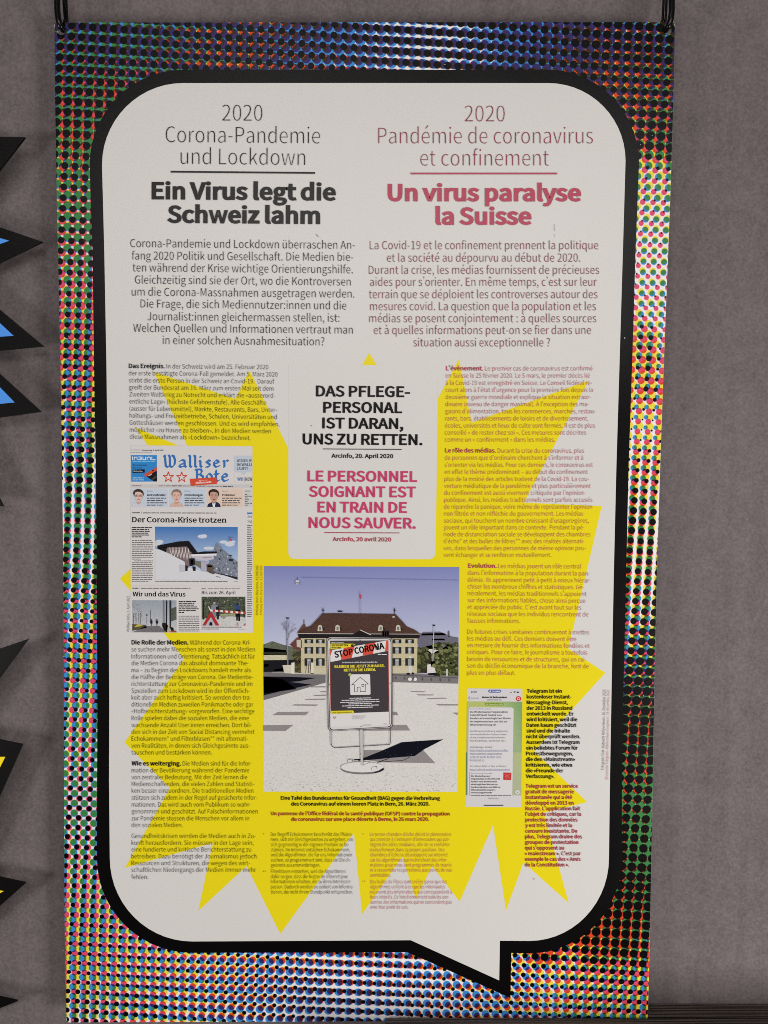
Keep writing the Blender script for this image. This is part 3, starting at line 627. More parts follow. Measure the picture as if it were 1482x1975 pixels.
def sheet_uv(x, y):
    P = at(x, y)
    l, r = np.interp(y, LX[:, 0], LX[:, 1]), np.interp(y, RX[:, 0], RX[:, 1])
    return (x - l) / (r - l) * .9, P[2] - .0152 * np.interp(y, [80, 580, 800, 980, 1440, 1900], [.1, -.16, -.14, -.07, .07, .08])
def build_halftone():
    ins = .08
    nx, ny = 108, 168
    X = np.zeros((ny + 1, nx + 1)); Y = np.zeros_like(X)
    for j in range(ny + 1):
        for i in range(nx + 1):
            s, t = i / nx, j / ny
            y = 43 + t * (1972 - 43)
            x = Lf(y) + ins + s * (Rf(y) - Lf(y) - 2 * ins)
            y = ytop(x) + ins + t * (ybot(x) - ytop(x) - 2 * ins)
            X[j, i], Y[j, i] = x, y
    for (j, i, dx, dy) in ((0, 0, 1, 1), (0, nx, -1, 1), (ny, 0, 1, -1), (ny, nx, -1, -1)):   # rounded corners
        X[j, i] += dx * 1.5; Y[j, i] += dy * 1.5
    V = [(X[j, i], Y[j, i]) for j in range(ny + 1) for i in range(nx + 1)]
    idx = lambda j, i: j * (nx + 1) + i
    skip = np.zeros((ny, nx), bool)
    F = []
    for hx, hy, hr in HOLES:
        ii = [i for i in range(nx) if X[3, i + 1] > hx - hr - 2 and X[3, i] < hx + hr + 2]
        jj = [j for j in range(ny) if Y[j + 1, 3] > hy - hr - 2 and Y[j, 3] < hy + hr + 2]
        i0, i1, j0, j1 = ii[0], ii[-1] + 1, jj[0], jj[-1] + 1
        skip[j0:j1, i0:i1] = True
        ring = [idx(j0, i) for i in range(i0, i1)] + [idx(j, i1) for j in range(j0, j1)] + [idx(j1, i) for i in range(i1, i0, -1)] + [idx(j, i0) for j in range(j1, j0, -1)]
        C = circle(hx, hy, hr - .1, 20); k = len(V); V += C
        ids = ring + list(range(k, k + 20))
        for t in tessellate_polygon([[Vector((*V[q], 0)) for q in ring], [Vector((*c, 0)) for c in C]]):
            F.append(tuple(ids[q] for q in t))
    for j in range(ny):
        for i in range(nx):
            if skip[j, i]: continue
            cx, cy = X[j, i] + 5, Y[j, i] + 5
            if 250 < cx < 1140 and 245 < cy < 1720: continue
            if 190 < cx < 1190 and 360 < cy < 1600 and cx > Lf(cy) + 85 and cx < Rf(cy) - 85: continue
            F.append((idx(j, i), idx(j + 1, i), idx(j + 1, i + 1), idx(j, i + 1)))
    used = sorted({q for f in F for q in f}); mp = {q: k for k, q in enumerate(used)}
    V = [V[q] for q in used]; F = [tuple(mp[q] for q in f) for f in F]
    W = at([v[0] for v in V], [v[1] for v in V]); W[:, 1] -= .0001
    o = new_mesh('halftone_border', W, F, halftone_material(), panel)
    me = o.data
    S = me.attributes.new('sheet', 'FLOAT_VECTOR', 'POINT')
    S.data.foreach_set('vector', np.array([(*sheet_uv(x, y), 0) for x, y in V], np.float32).ravel())
    D = me.color_attributes.new('dots', 'FLOAT_COLOR', 'POINT')
    D.data.foreach_set('color', np.array([radii(x, y) for x, y in V], np.float32).ravel())
    o['label'] = 'border of overlapping blue, red, yellow and black printed dots'
    o.location = -PO
build_halftone()

# ---- speech bubble: black outline, light grey field
GREY = col(211, 208, 204, 1.0)
def arc(cx, cy, rx, ry, a0, a1, n=14): return [(cx + rx * math.cos(math.radians(a0 + (a1 - a0) * i / n)), cy - ry * math.sin(math.radians(a0 + (a1 - a0) * i / n))) for i in range(n + 1)]
inner = (arc(353, 318, 156, 158, 180, 90) + [(700, 159.8)] + arc(1058, 310, 149, 150, 90, 0) +
         [(1202, 480), (1196, 680), (1189.3, 900), (1184.5, 1100), (1180, 1330), (1177, 1500)] + arc(1021, 1655, 154, 160, 0, -90) +
         [(964.6, 1814.7), (963.2, 1891.2), (792.5, 1813.6), (600, 1814.8)] + arc(371, 1655, 159, 161, -90, -180) +
         [(210.5, 1500), (211, 1360), (209.3, 1060), (208, 900), (205.5, 700), (201.3, 480)])
outer = (arc(354, 318, 181, 184, 180, 90) + [(700, 134.5)] + arc(1056, 314, 177, 180, 90, 0) +
         [(1226.5, 480), (1220.5, 680), (1213, 900), (1208.5, 1100), (1203, 1330), (1200, 1500)] + arc(1022, 1655, 178, 184, 0, -90) +
         [(986.6, 1838.2), (985.0, 1925.0), (814, 1849), (786, 1837)] + arc(371, 1655, 184, 183, -90, -180) +
         [(187.5, 1500), (188, 1360), (186.5, 1060), (185, 900), (181.5, 700), (178.5, 480)])
b = PanelPart(z=.0002); b.poly(outer, (.002, .0016, .0016)); b.build('bubble_outline', label='thick black outline of the big speech bubble')
b = PanelPart(z=.0003); b.poly(inner, GREY); b.build('speech_bubble', label='light grey speech bubble with a tail at the bottom')

YEL = (.78, .645, .010)
burst = [(261, 824), (365, 868), (297, 717), (454, 769), (481.6, 714.5), (555.5, 862.6), (600, 884), (712.4, 680.3), (820, 858), (844.6, 769), (885.9, 692.3),
         (910, 815), (1136, 733.6), (1011, 969.4), (1161, 976), (1134.8, 1090), (1096.6, 1251), (1167.9, 1297.7), (1031, 1449), (1133, 1547), (1049.5, 1567.8),
         (1097.4, 1741.5), (1010.2, 1663.5), (976.5, 1756), (951.3, 1591.5), (887, 1739), (833.8, 1670.4), (802.6, 1734), (776.3, 1652.5), (698.9, 1763),
         (682.8, 1606), (541, 1801), (475.7, 1670.7), (383, 1756.7), (410.5, 1626), (241.2, 1674), (328, 1520), (240.4, 1432), (355.3, 1270.9), (315.7, 1220.5),
         (252.5, 1140), (231.8, 1115.9), (252.5, 1097), (290, 1060), (284.5, 858)]
b = PanelPart(z=.0004); b.poly(burst, YEL); b.build('yellow_burst', label='jagged yellow burst behind the articles')
b = PanelPart(z=.0005)
b.poly([(556.6, 704), (843.5, 704), (844.3, 768), (843, 900), (840.2, 1064)] + arc(828.5, 1066.5, 11.5, 12, 0, -90, 6) + arc(568.5, 1066, 12, 12, -90, -180, 6), GREY)
b.build('quote_box', label='grey box with rounded lower corners that holds the two quotations')

# ------------------------------------------------------------------ spiky panels cut off by the left edge
SB = mat_plain('black_print', (.0025, .002, .002), .36, .2, noise=.1, bump=.1, bscale=500)
def spiky(label, outline, inlay, c, group):
    cx = min(p[0] for p in outline) * .5
    b0 = at(cx, max(p[1] for p in outline))
    root = thing('spiky_panel', label, 'panel', (float(b0[0]), 0, float(b0[2])), group)
    o = slab('board', [outline], .004, SB, root); o.location = -Vector(root.location)
    q = Print(z=.0003); q.poly(inlay, c); i = q.build('coloured_print', root); i.location = -Vector(root.location)
G_ = 'spiky black edged panels along the left side'
spiky('spiky black bordered panel with a blue inside, at the upper left',
      [(-420, 150), (-330, 250), (-240, 190), (-170, 290), (-75, 262), (47.8, 264), (-69, 414.5), (82, 466), (-70, 539.7), (84, 667.6), (-46, 680), (79, 794), (-75, 815.4), (6, 977), (-90, 965), (-130, 1040), (-210, 960), (-300, 1050), (-350, 940), (-440, 980), (-430, 600)],
      [(-400, 300), (-240, 260), (-100, 330), (-112, 428), (18, 464), (-118, 514), (26.5, 647.5), (-87.9, 656), (28.5, 776), (-118, 791), (-110, 900), (-240, 900), (-400, 900), (-395, 600)], (.085, .30, .80), G_)
spiky('spiky black bordered panel with a yellow inside, at the lower left',
      [(-420, 1260), (-300, 1230), (-250, 1290), (-150, 1240), (-70, 1275), (54.3, 1232.7), (-78, 1412), (43, 1436.5), (-65, 1680), (49.3, 1704), (-160, 1890), (33.4, 1932), (-70, 1972), (-120, 2060), (-220, 1990), (-330, 2080), (-430, 2000), (-440, 1600)],
      [(-400, 1330), (-250, 1350), (-120, 1330), (-140, 1459), (10.4, 1459.8), (-110, 1700), (7.5, 1718.7), (-230, 1850), (-210, 1940), (-400, 1940), (-405, 1600)], (.90, .72, .02), G_)

# ------------------------------------------------------------------ carabiners
HOOK = mat_plain('black_anodised_metal', (.002, .002, .0022), .22, .32, metal=0.0)
def tube(name, pts, radii_, mat, parent, seg=12, closed=False):
    pts = [Vector(p) for p in pts]; n = len(pts)
    V, F = [], []
    prev = None
    for i, p in enumerate(pts):
        a = pts[max(0, i - 1)]; b_ = pts[min(n - 1, i + 1)]
        if closed: a = pts[i - 1]; b_ = pts[(i + 1) % n]
        d = (b_ - a).normalized()
        u = (prev - d * prev.dot(d)).normalized() if prev is not None else d.orthogonal().normalized()
        prev = u; w = d.cross(u)
        r = radii_ if isinstance(radii_, (int, float)) else radii_[i]
        for k in range(seg):
            t = 2 * math.pi * k / seg; V.append(p + (u * math.cos(t) + w * math.sin(t)) * r)
    for i in range(n if closed else n - 1):
        for k in range(seg):
            A = i * seg + k; B = i * seg + (k + 1) % seg; j_ = (i + 1) % n
            F.append((A, B, j_ * seg + (k + 1) % seg, j_ * seg + k))
    if not closed:
        F.append(tuple(range(seg))[::-1]); F.append(tuple(range((n - 1) * seg, n * seg)))
    return new_mesh(name, V, F, mat, parent, smooth=True)
def spline(P, n=6):
    P = [Vector(p) for p in P]; out = []
    Q = [P[0] * 2 - P[1]] + P + [P[-1] * 2 - P[-2]]
    for i in range(1, len(Q) - 2):
        for k in range(n):
            t = k / n; a, b_, c, d = Q[i - 1:i + 3]
            out.append(.5 * (2 * b_ + (c - a) * t + (2 * a - 5 * b_ + 4 * c - d) * t * t + (3 * b_ - a - 3 * c + d) * t ** 3))
    return out + [P[-1]]
def W3(x, y, d):
    p = at(x, y, d); return Vector((float(p[0]), float(p[1]), float(p[2])))
def carabiner(label, side):
    if side < 0:
        frame = [(121, -165, -.002), (111, -150, .007), (109.5, -80, .010), (110.5, -20, .0105), (110.3, 8, .0105), (111.5, 28, .0105), (114.5, 44, .010), (119.5, 55.5, .006), (122.5, 58, -.002), (125.2, 52, -.008), (126.5, 40, -.010)]
        g1 = [(126.7, 42, -.0105), (124.0, 22, -.0105), (122.2, -20, -.0100), (121.4, -150, -.006)]
        g2 = [(130.2, 43, -.0105), (128.8, 22, -.0105), (127.6, -20, -.0100), (126.4, -150, -.006)]
    else:
        frame = [(1287, -165, -.002), (1296, -150, .007), (1296.5, -80, .010), (1295.6, -20, .0105), (1296.3, 6, .0105), (1296.0, 24, .0105), (1293, 42, .010), (1287, 55.5, .006), (1283.5, 58, -.002), (1281, 52, -.008), (1280, 40, -.010)]
        g1 = [(1278.3, 43, -.0105), (1279.6, 22, -.0105), (1281.0, -20, -.0100), (1283.2, -150, -.006)]
        g2 = [(1283.8, 43, -.0105), (1285.3, 22, -.0105), (1286.6, -20, -.0100), (1287.6, -150, -.006)]
    b0 = W3(frame[8][0], frame[8][1], 0)
    root = thing('carabiner', label, 'hook', b0, 'black snap hooks holding the panel')
    R = [.0036] * 200
    pts = spline([W3(*p) for p in frame], 6)
    rr = [.0043 if i < len(pts) * .66 else .0036 for i in range(len(pts))]
    for o in (tube('frame', pts, rr, HOOK, root, 16), tube('gate_wire', spline([W3(*p) for p in g1], 4), .0018, HOOK, root, 10), tube('gate_wire', spline([W3(*p) for p in g2], 4), .0018, HOOK, root, 10)):
        o.location = -Vector(root.location)
carabiner('black carabiner hooked through the hole in the top left corner of the panel', -1)
carabiner('black carabiner hooked through the hole in the top right corner of the panel', 1)

# ------------------------------------------------------------------ lettering of the panel
BLK, RED, DRED = (.007, .006, .006), (.40, .05, .085), (.30, .03, .055)
REDT = (.40, .052, .082); BLKT = (.010, .009, .009)
TZ = .0012
def block(name, crop, lines, cap, w, c, label=None, slope=0.0, rules=()):
    b = PanelPart(crop, z=TZ)
    for L in lines:
        s, x0, x1, y0 = L[:4]
        y1 = L[4] if len(L) > 4 and L[4] is not None else y0 + slope * (x1 - x0)
        b.text(s, x0, x1, y0, y1, cap=L[5] if len(L) > 5 else cap, w=L[6] if len(L) > 6 else w, c=c)
    for x0, y0, x1, y1, t in rules: b.poly([(x0, y0 - t / 2), (x1, y1 - t / 2), (x1, y1 + t / 2), (x0, y0 + t / 2)], c)
    return b.build(name, label=label)
A = (280, 180, 3.368)
block('heading', A, [("2020", 503, 762, 177, 178), ("Corona-Pandemie", 135, 1137, 317, 325), ("und Lockdown", 232, 1040, 458, 466)], 100, 'xlight', BLK, 'thin black heading 2020 Corona-Pandemie und Lockdown')
block('heading_rule', A, [], 1, 'light', BLK, rules=[(167, 510, 1105, 518, 11)])
block('title', A, [("Ein Virus legt die", 43, 1240, 690, 699), ("Schweiz lahm", 143, 1138, 843, 851)], 116, 'black', BLK, 'heavy black title Ein Virus legt die Schweiz lahm')
B = (700, 180, 3.0875)
TITLE_RED = (.43, .052, .095)
block('heading', B, [("2020", 608, 845, 167), ("Pandémie de coronavirus", 93, 1370, 298), ("et confinement", 343, 1107, 430)], 91, 'xlight', (.26, .035, .06), 'thin red heading 2020 Pandémie de coronavirus et confinement')
block('heading_rule', B, [], 1, 'light', TITLE_RED, rules=[(284, 478, 1158, 478, 9.5)])
block('title', B, [("Un virus paralyse", 148, 1300, 644, 645), ("la Suisse", 433, 1005, 784)], 106, 'black', TITLE_RED, 'heavy red title Un virus paralyse la Suisse')
block('introduction', (240, 450, 3.2217), [
 ("Corona-Pandemie und Lockdown überraschen An-", 38, 1433, 86, 97), ("fang 2020 Politik und Gesellschaft. Die Medien bie-", 48, 1423, 163, 172),
 ("ten während der Krise wichtige Orientierungshilfe.", 53, 1420, 237, 249), ("Gleichzeitig sind sie der Ort, wo die Kontroversen", 67, 1407, 312, 325),
 ("um die Corona-Massnahmen ausgetragen werden.", 47, 1430, 387, 400), ("Die Frage, die sich Mediennutzer:innen und die", 102, 1380, 461, 474),
 ("Journalist:innen gleichermassen stellen, ist:", 145, 1337, 540, 550), ("Welchen Quellen und Informationen vertraut man", 57, 1420, 612, 624),
 ("in einer solchen Ausnahmesituation?", 240, 1243, 688, 697)], 49, 'light', BLK, 'introduction in thin black type')
block('introduction', (700, 450, 3.153), [
 ("La Covid-19 et le confinement prennent la politique", 43, 1432, 97), ("et la société au dépourvu au début de 2020.", 147, 1322, 173),
 ("Durant la crise, les médias fournissent de précieuses", 37, 1437, 247), ("aides pour s’orienter. En même temps, c’est sur leur", 45, 1423, 320),
 ("terrain que se déploient les controverses autour des", 38, 1427, 395), ("mesures covid. La question que la population et les", 45, 1418, 468),
 ("médias se posent conjointement : à quelles sources", 40, 1420, 541), ("et à quelles informations peut-on se fier dans une", 67, 1388, 613),
 ("situation aussi exceptionnelle ?", 308, 1138, 688)], 49, 'light', (.22, .045, .06), 'introduction in thin red type')
E1 = (230, 690, 4.491)
BD = 'semi'
block('article', E1, [
 ("Das Ereignis.", 85, 397, 90, 92, 39, 'bold'), ("In der Schweiz wird am 25. Februar 2020", 412, 1293, 93, 100),
 ("der erste bestätigte Corona-Fall gemeldet. Am 5. März 2020", 85, 1373, 152, 163), ("stirbt die erste Person in der Schweiz an Covid-19.  Darauf", 87, 1345, 214, 224),
 ("greift der Bundesrat am 16. März zum ersten Mal seit dem", 88, 1338, 275, 286), ("Zweiten Weltkrieg zu Notrecht und erklärt die «ausserord-", 90, 1352, 335, 347),
 ("entliche Lage» (höchste Gefahrenstufe). Alle Geschäfte", 90, 1273, 397, 408), ("(ausser für Lebensmittel), Märkte, Restaurants, Bars, Unter-", 92, 1368, 458, 471),
 ("haltungs- und Freizeitbetriebe, Schulen, Universitäten und", 92, 1366, 519, 532), ("Gotteshäuser werden geschlossen. Und es wird empfohlen,", 92, 1390, 580, 594),
 ("möglichst «zu Hause zu bleiben». In den Medien werden", 93, 1315, 642, 655), ("diese Massnahmen als «Lockdown» bezeichnet.", 94, 1140, 702, 713)], 38, 'light', BLKT, 'black article Das Ereignis')
block('article', (840, 690, 4.359), [
 ("L’évènement.", 90, 403, 107, 108, 37, 'bold'), ("Le premier cas de coronavirus est confirmé", 418, 1322, 108),
 ("en Suisse le 25 février 2020. Le 5 mars, le premier décès lié", 87, 1298, 168), ("à la Covid-19 est enregistré en Suisse. Le Conseil fédéral re-", 88, 1318, 229),
 ("court alors à l’état d’urgence pour la première fois depuis la", 87, 1325, 288), ("deuxième guerre mondiale et explique la situation extraor-", 86, 1308, 348),
 ("dinaire (niveau de danger maximal). À l’exception des ma-", 84, 1290, 408), ("gasins d’alimentation, tous les commerces, marchés, restau-", 84, 1347, 468),
 ("rants, bars, établissements de loisirs et de divertissement,", 83, 1285, 528), ("écoles, universités et lieux de culte sont fermés. Il est de plus", 82, 1342, 588),
 ("conseillé « de rester chez soi ». Ces mesures sont décrites", 80, 1267, 647), ("comme un « confinement » dans les médias.", 80, 1005, 706)], 36, 'light', REDT, 'red article L’évènement')
block('article', (840, 690, 4.359), [
 ("Le rôle des médias.", 82, 510, 797, 798, 37, 'bold'), ("Durant la crise du coronavirus, plus", 525, 1250, 799),
 ("de personnes que d’ordinaire cherchent à s’informer et à", 79, 1243, 858), ("s’orienter via les médias. Pour ces derniers, le coronavirus est", 78, 1325, 918),
 ("en effet le thème prédominant – au début du confinement", 78, 1283, 977), ("plus de la moitié des articles traitent de la Covid-19. La cou-", 77, 1293, 1037),
 ("verture médiatique de la pandémie et plus particulièrement", 75, 1307, 1095), ("du confinement est aussi vivement critiquée par l’opinion", 75, 1251, 1153),
 ("publique. Ainsi, les médias traditionnels sont parfois accusés", 75, 1320, 1212), ("de répandre la panique, voire même de représenter l’opinion", 73, 1318, 1270),
 ("non filtrée et non réfléchie du gouvernement. Les médias", 73, 1243, 1328), ("sociaux, qui touchent un nombre croissant d’usagers·gères,", 73, 1290, 1387),
 ("jouent un rôle important dans ce contexte. Pendant la pé-", 71, 1253, 1444), ("riode de distanciation sociale se développent des chambres", 71, 1303, 1502),
 ("d’écho* et des bulles de filtres** avec des réalités alternati-", 71, 1253, 1560), ("ves, dans lesquelles des personnes de même opinion peu-", 70, 1267, 1618),
 ("vent échanger et se renforcer mutuellement.", 70, 975, 1675)], 36, 'light', REDT, 'red article Le rôle des médias')
Q = (530, 670, 4.359)
block('quotation', Q, [("DAS PFLEGE-", 347, 1138, 413, 420), ("PERSONAL", 408, 1072, 550, 554), ("IST DARAN,", 400, 1083, 682, 688), ("UNS ZU RETTEN.", 235, 1243, 816, 823)], 93, 'heavy', BLK, 'black quotation in bold capitals')
block('quotation_rule', Q, [], 1, 'light', BLK, rules=[(407, 854, 1068, 858, 6)])
block('source_line', Q, [("ArcInfo, 20. April 2020", 478, 997, 928, 932)], 35, 'bold', BLK)
block('quotation', Q, [("LE PERSONNEL", 275, 1198, 1127, 1132), ("SOIGNANT EST", 287, 1187, 1257, 1262), ("EN TRAIN DE", 360, 1112, 1388, 1392), ("NOUS SAUVER.", 285, 1187, 1519, 1524)], 92, 'heavy', (.52, .052, .135), 'red quotation in bold capitals')
block('quotation_rule', Q, [], 1, 'light', RED, rules=[(418, 1557, 1050, 1560, 6)])
block('source_line', Q, [("ArcInfo, 20 avril 2020", 488, 980, 1628, 1632)], 34, 'bold', RED)
H = (230, 1220, 4.031)
hl = [("se suchen mehr Menschen als sonst in den Medien", 97, 1057, 147), ("Informationen und Orientierung. Tatsächlich ist für", 98, 1055, 202), ("die Medien Corona das absolut dominante The-", 98, 1007, 254),
 ("ma – zu Beginn des Lockdowns handelt mehr als", 98, 1025, 308), ("die Hälfte der Beiträge von Corona. Die Medienbe-", 98, 1043, 362), ("richterstattung zur Coronavirus-Pandemie und im", 98, 1037, 415),
 ("Speziellen zum Lockdown wird in der Öffentlich-", 98, 1015, 469), ("keit aber auch heftig kritisiert. So werden den tra-", 98, 1027, 521), ("ditionellen Medien zuweilen Panikmache oder gar", 98, 1045, 575),
 ("«Hofberichterstattung» vorgeworfen. Eine wichtige", 98, 1052, 627), ("Rolle spielen dabei die sozialen Medien, die eine", 98, 1010, 681), ("wachsende Anzahl User:innen erreichen. Dort bil-", 98, 1030, 735),
 ("den sich in der Zeit von Social Distancing vermehrt", 98, 1053, 788), ("Echokammern* und Filterblasen** mit alternati-", 98, 1003, 841), ("ven Realitäten, in denen sich Gleichgesinnte aus-", 98, 1017, 895),
 ("tauschen und bestärken können.", 98, 722, 948)]
block('article', H, [("Die Rolle der Medien.", 98, 540, 93, 94, 35, 'bold'), ("Während der Corona-Kri-", 553, 1025, 94)] + hl, 34, 'light', BLKT, 'black article Die Rolle der Medien')
block('article', H, [("Wie es weiterging.", 98, 482, 1033, 1034, 35, 'bold'), ("Die Medien sind für die Infor-", 495, 1032, 1034),
 ("mation der Bevölkerung während der Pandemie", 98, 1012, 1087), ("von zentraler Bedeutung. Mit der Zeit lernen die", 98, 998, 1140), ("Medienschaffenden, die vielen Zahlen und Statisti-", 99, 1052, 1193),
 ("ken besser einzuordnen. Die traditionellen Medien", 99, 1045, 1245), ("stützen sich zudem in der Regel auf gesicherte Infor-", 98, 1073, 1299), ("mationen. Das wird auch vom Publikum so wahr-", 99, 1026, 1353),
 ("genommen und geschätzt. Auf Falschinformationen", 99, 1078, 1406), ("zur Pandemie stossen die Menschen vor allem in", 98, 1012, 1460), ("den sozialen Medien.", 98, 495, 1512)], 34, 'light', BLKT, 'black article Wie es weiterging')
block('article', H, [("Gesundheitskrisen werden die Medien auch in Zu-", 98, 1062, 1597), ("kunft herausfordern. Sie müssen in der Lage sein,", 98, 1046, 1650), ("eine fundierte und kritische Berichterstattung zu", 98, 1028, 1702),
 ("betreiben. Dazu benötigt der Journalismus jedoch", 97, 1069, 1755), ("Ressourcen und Strukturen, die wegen des wirt-", 97, 1018, 1808), ("schaftlichen Niedergangs der Medien immer mehr", 97, 1065, 1860), ("fehlen.", 97, 228, 1916)], 34, 'light', BLKT, 'last black paragraph, starting Gesundheitskrisen')
I_ = (490, 1510, 3.615)
block('caption', I_, [("Eine Tafel des Bundesamtes für Gesundheit (BAG) gegen die Verbreitung", 188, 1298, 117, 119), ("des Coronavirus auf einem leeren Platz in Bern, 26. März 2020.", 260, 1225, 158)], 26, 'bold', BLK, 'black caption below the square photograph')
block('caption', I_, [("Un panneau de l’Office fédéral de la santé publique (OFSP) contre la propagation", 119, 1365, 225, 227), ("du coronavirus sur une place déserte à Berne, le 26 mars 2020.", 260, 1222, 265)], 26, 'bold', (.33, .03, .03), 'red caption below the square photograph')
def rows(L, x, ys): return [(s, x, x1, y) for (s, x1), y in zip(L, ys)]
block('footnote', I_, [("*", 64, 73, 376)] + rows([("Der Begriff Echokammer beschreibt das Phäno-", 690), ("men, sich mit Gleichgesinnten zu umgeben, um", 690), ("sich gegenseitig in der eigenen Position zu be-", 667), ("stärken. Im Internet entstehen Echokammern,", 672),
 ("weil die Algorithmen, die für uns Informationen", 684), ("suchen, so programmiert sind, dass sie Gleich-", 675), ("gesinnte zusammenbringen.", 463)], 119, [370, 405, 441, 477, 512, 548, 584]), 25, 'light', BLKT, 'black footnote on Echokammer')
block('footnote', I_, [("**", 63, 84, 636)] + rows([("Filterblasen entstehen, weil die Algorithmen", 638), ("dafür sorgen, dass die Nutzer im Internet jene", 656), ("Informationen erhalten, die zu ihren Interessen", 672), ("passen. Dadurch werden sie isoliert von Informa-", 695),
 ("tionen, die nicht ihrem Standpunkt entsprechen.", 692)], 119, [628, 664, 699, 735, 771]), 25, 'light', BLKT, 'black footnote on Filterblasen')
block('footnote', I_, [("*", 757, 766, 376)] + rows([("Le terme chambre d’écho décrit le phénomène", 1377), ("qui consiste à s’entourer d’internautes qui par-", 1367), ("tagent des idées similaires, afin de se conforter", 1367), ("mutuellement dans sa propre position. Des", 1330),
 ("chambres d’écho se développent sur internet", 1352), ("car les algorithmes qui recherchent des infor-", 1350), ("mations pour nous sont programmés de maniè-", 1385), ("re à rassembler les personnes aux points de vue", 1380), ("semblables.", 954)], 812, [370, 405, 441, 477, 512, 548, 583, 618, 654]), 25, 'light', REDT, 'red footnote on chambre d’écho')
block('footnote', I_, [("**", 756, 777, 706)] + rows([("Des bulles de filtres sont créées parce que les", 1345), ("algorithmes veillent à ce que les internautes", 1333), ("reçoivent des informations qui correspondent à", 1380), ("leurs intérêts. Ce fonctionnement isole les per-", 1362),
 ("sonnes des informations qui ne concordent pas", 1380), ("avec leur point de vue.", 1077)], 812, [700, 735, 771, 806, 842, 876]), 25, 'light', REDT, 'red footnote on bulles de filtres')
J = (880, 1070, 4.94)
block('article', J, [("Evolution.", 115, 387, 124, 125, 41, 'bold'), ("Les médias jouent un rôle central", 402, 1190, 127, 131)] +
 [(s, a, b_, y, y + .0055 * (b_ - a)) for s, a, b_, y in [("dans l’information à la population durant la pan-", 113, 1273, 192), ("démie. Ils apprennent petit à petit à mieux hiérar-", 112, 1283, 258), ("chiser les nombreux chiffres et statistiques. Gé-", 111, 1218, 322),
 ("néralement, les médias traditionnels s’appuient", 111, 1242, 387), ("sur des informations fiables, chose ainsi perçue", 110, 1232, 452), ("et appréciée du public. C’est avant tout sur les", 109, 1193, 517), ("réseaux sociaux que les individus rencontrent de", 109, 1260, 582), ("fausses informations.", 108, 610, 648)]], 41, 'light', REDT, 'red article Evolution')
block('article', J, [(s, a, b_, y, y + .0055 * (b_ - a)) for s, a, b_, y in [("De futures crises sanitaires continueront à mettre", 107, 1268, 753), ("les médias au défi. Ces derniers doivent être", 107, 1145, 817), ("en mesure de fournir des informations fondées et", 107, 1272, 881),
 ("critiques. Pour ce faire, le journalisme a toutefois", 106, 1250, 946), ("besoin de ressources et de structures, qui en rai-", 106, 1238, 1012), ("son du déclin économique de la branche, font de", 105, 1263, 1076), ("plus en plus défaut.", 105, 565, 1143)]], 41, 'light', REDT, 'last red paragraph, starting De futures crises')
K_ = (880, 1300, 4.631)
kb = ["Telegram ist ein", "kostenloser Instant-", "Messaging-Dienst,", "der 2013 in Russland", "entwickelt wurde. Er", "wird kritisiert, weil die", "Daten kaum geschützt", "sind und die Inhalte", "nicht überprüft werden.", "Ausserdem ist Telegram", "ein beliebtes Forum für", "Protestbewegungen,", "die den «Mainstream»", "kritisieren, wie etwa", "die «Freunde der", "Verfassung»."]
kx = [945, 1030, 998, 1038, 1050, 1083, 1075, 1018, 1110, 1103, 1087, 1045, 1062, 1037, 958, 880]
block('side_note', K_, [(s, 632 - i * .6, x, 168 + i * 50.75) for i, (s, x) in enumerate(zip(kb, kx))], 34, 'bold', BLK, 'bold black note beside the chat screenshot')
kr = ["Telegram est un service", "gratuit de messagerie", "instantanée qui a été", "développé en 2013 en", "Russie. L’application fait", "l’objet de critiques, car la", "protection des données", "y est très limitée et la", "censure inexistante. De", "plus, Telegram draine des", "groupes de protestation", "qui s’opposent au", "« mainstream ». C’est par", "exemple le cas des « Amis", "de la Constitution »."]
kx = [1087, 1052, 1037, 1051, 1110, 1117, 1085, 1037, 1083, 1125, 1093, 966, 1115, 1112, 1010]
block('side_note', K_, [(s, 621 - i * .5, x, 1016 + i * 50.2) for i, (s, x) in enumerate(zip(kr, kx))], 34, 'bold', (.36, .03, .055), 'bold red note under the black one')
def upright(name, crop, items, cap, label):
    b = PanelPart(crop, z=TZ)
    for s, x0, y0, x1, y1, c in items: b.text(s, x0, x1, y0, y1, cap=cap, w='light', c=c)
    b.build(name, label=label)
upright('credit_line', K_, [("Telegram-Chat «Notrecht Referendum», 16. Dezember 2020", 1320, 858, 1335, 140, BLKT)], 25, 'upright black source line at the right edge')
upright('credit_line', K_, [("Discussion Telegram «Référendum d’urgence», 16 décembre 2020", 1356, 940, 1370, 143, (.45, .12, .16))], 25, 'upright red source line at the right edge')
N1 = (230, 960, 4.491)
upright('credit_line', N1, [("Walliser Bote, 9. April 2020", 90, 1160, 91, 850, BLKT)], 22, 'upright source line left of the newspaper page')
upright('credit_line', N1, [("Anthony Anex, Keystone_413885108", 1205, 1018, 1207, 588, BLKT)], 22, 'upright black credit left of the square photograph')
upright('credit_line', N1, [("Anthony Anex, Keystone_413885108", 1240, 1018, 1242, 588, (.42, .09, .03))], 22, 'upright red credit left of the square photograph')
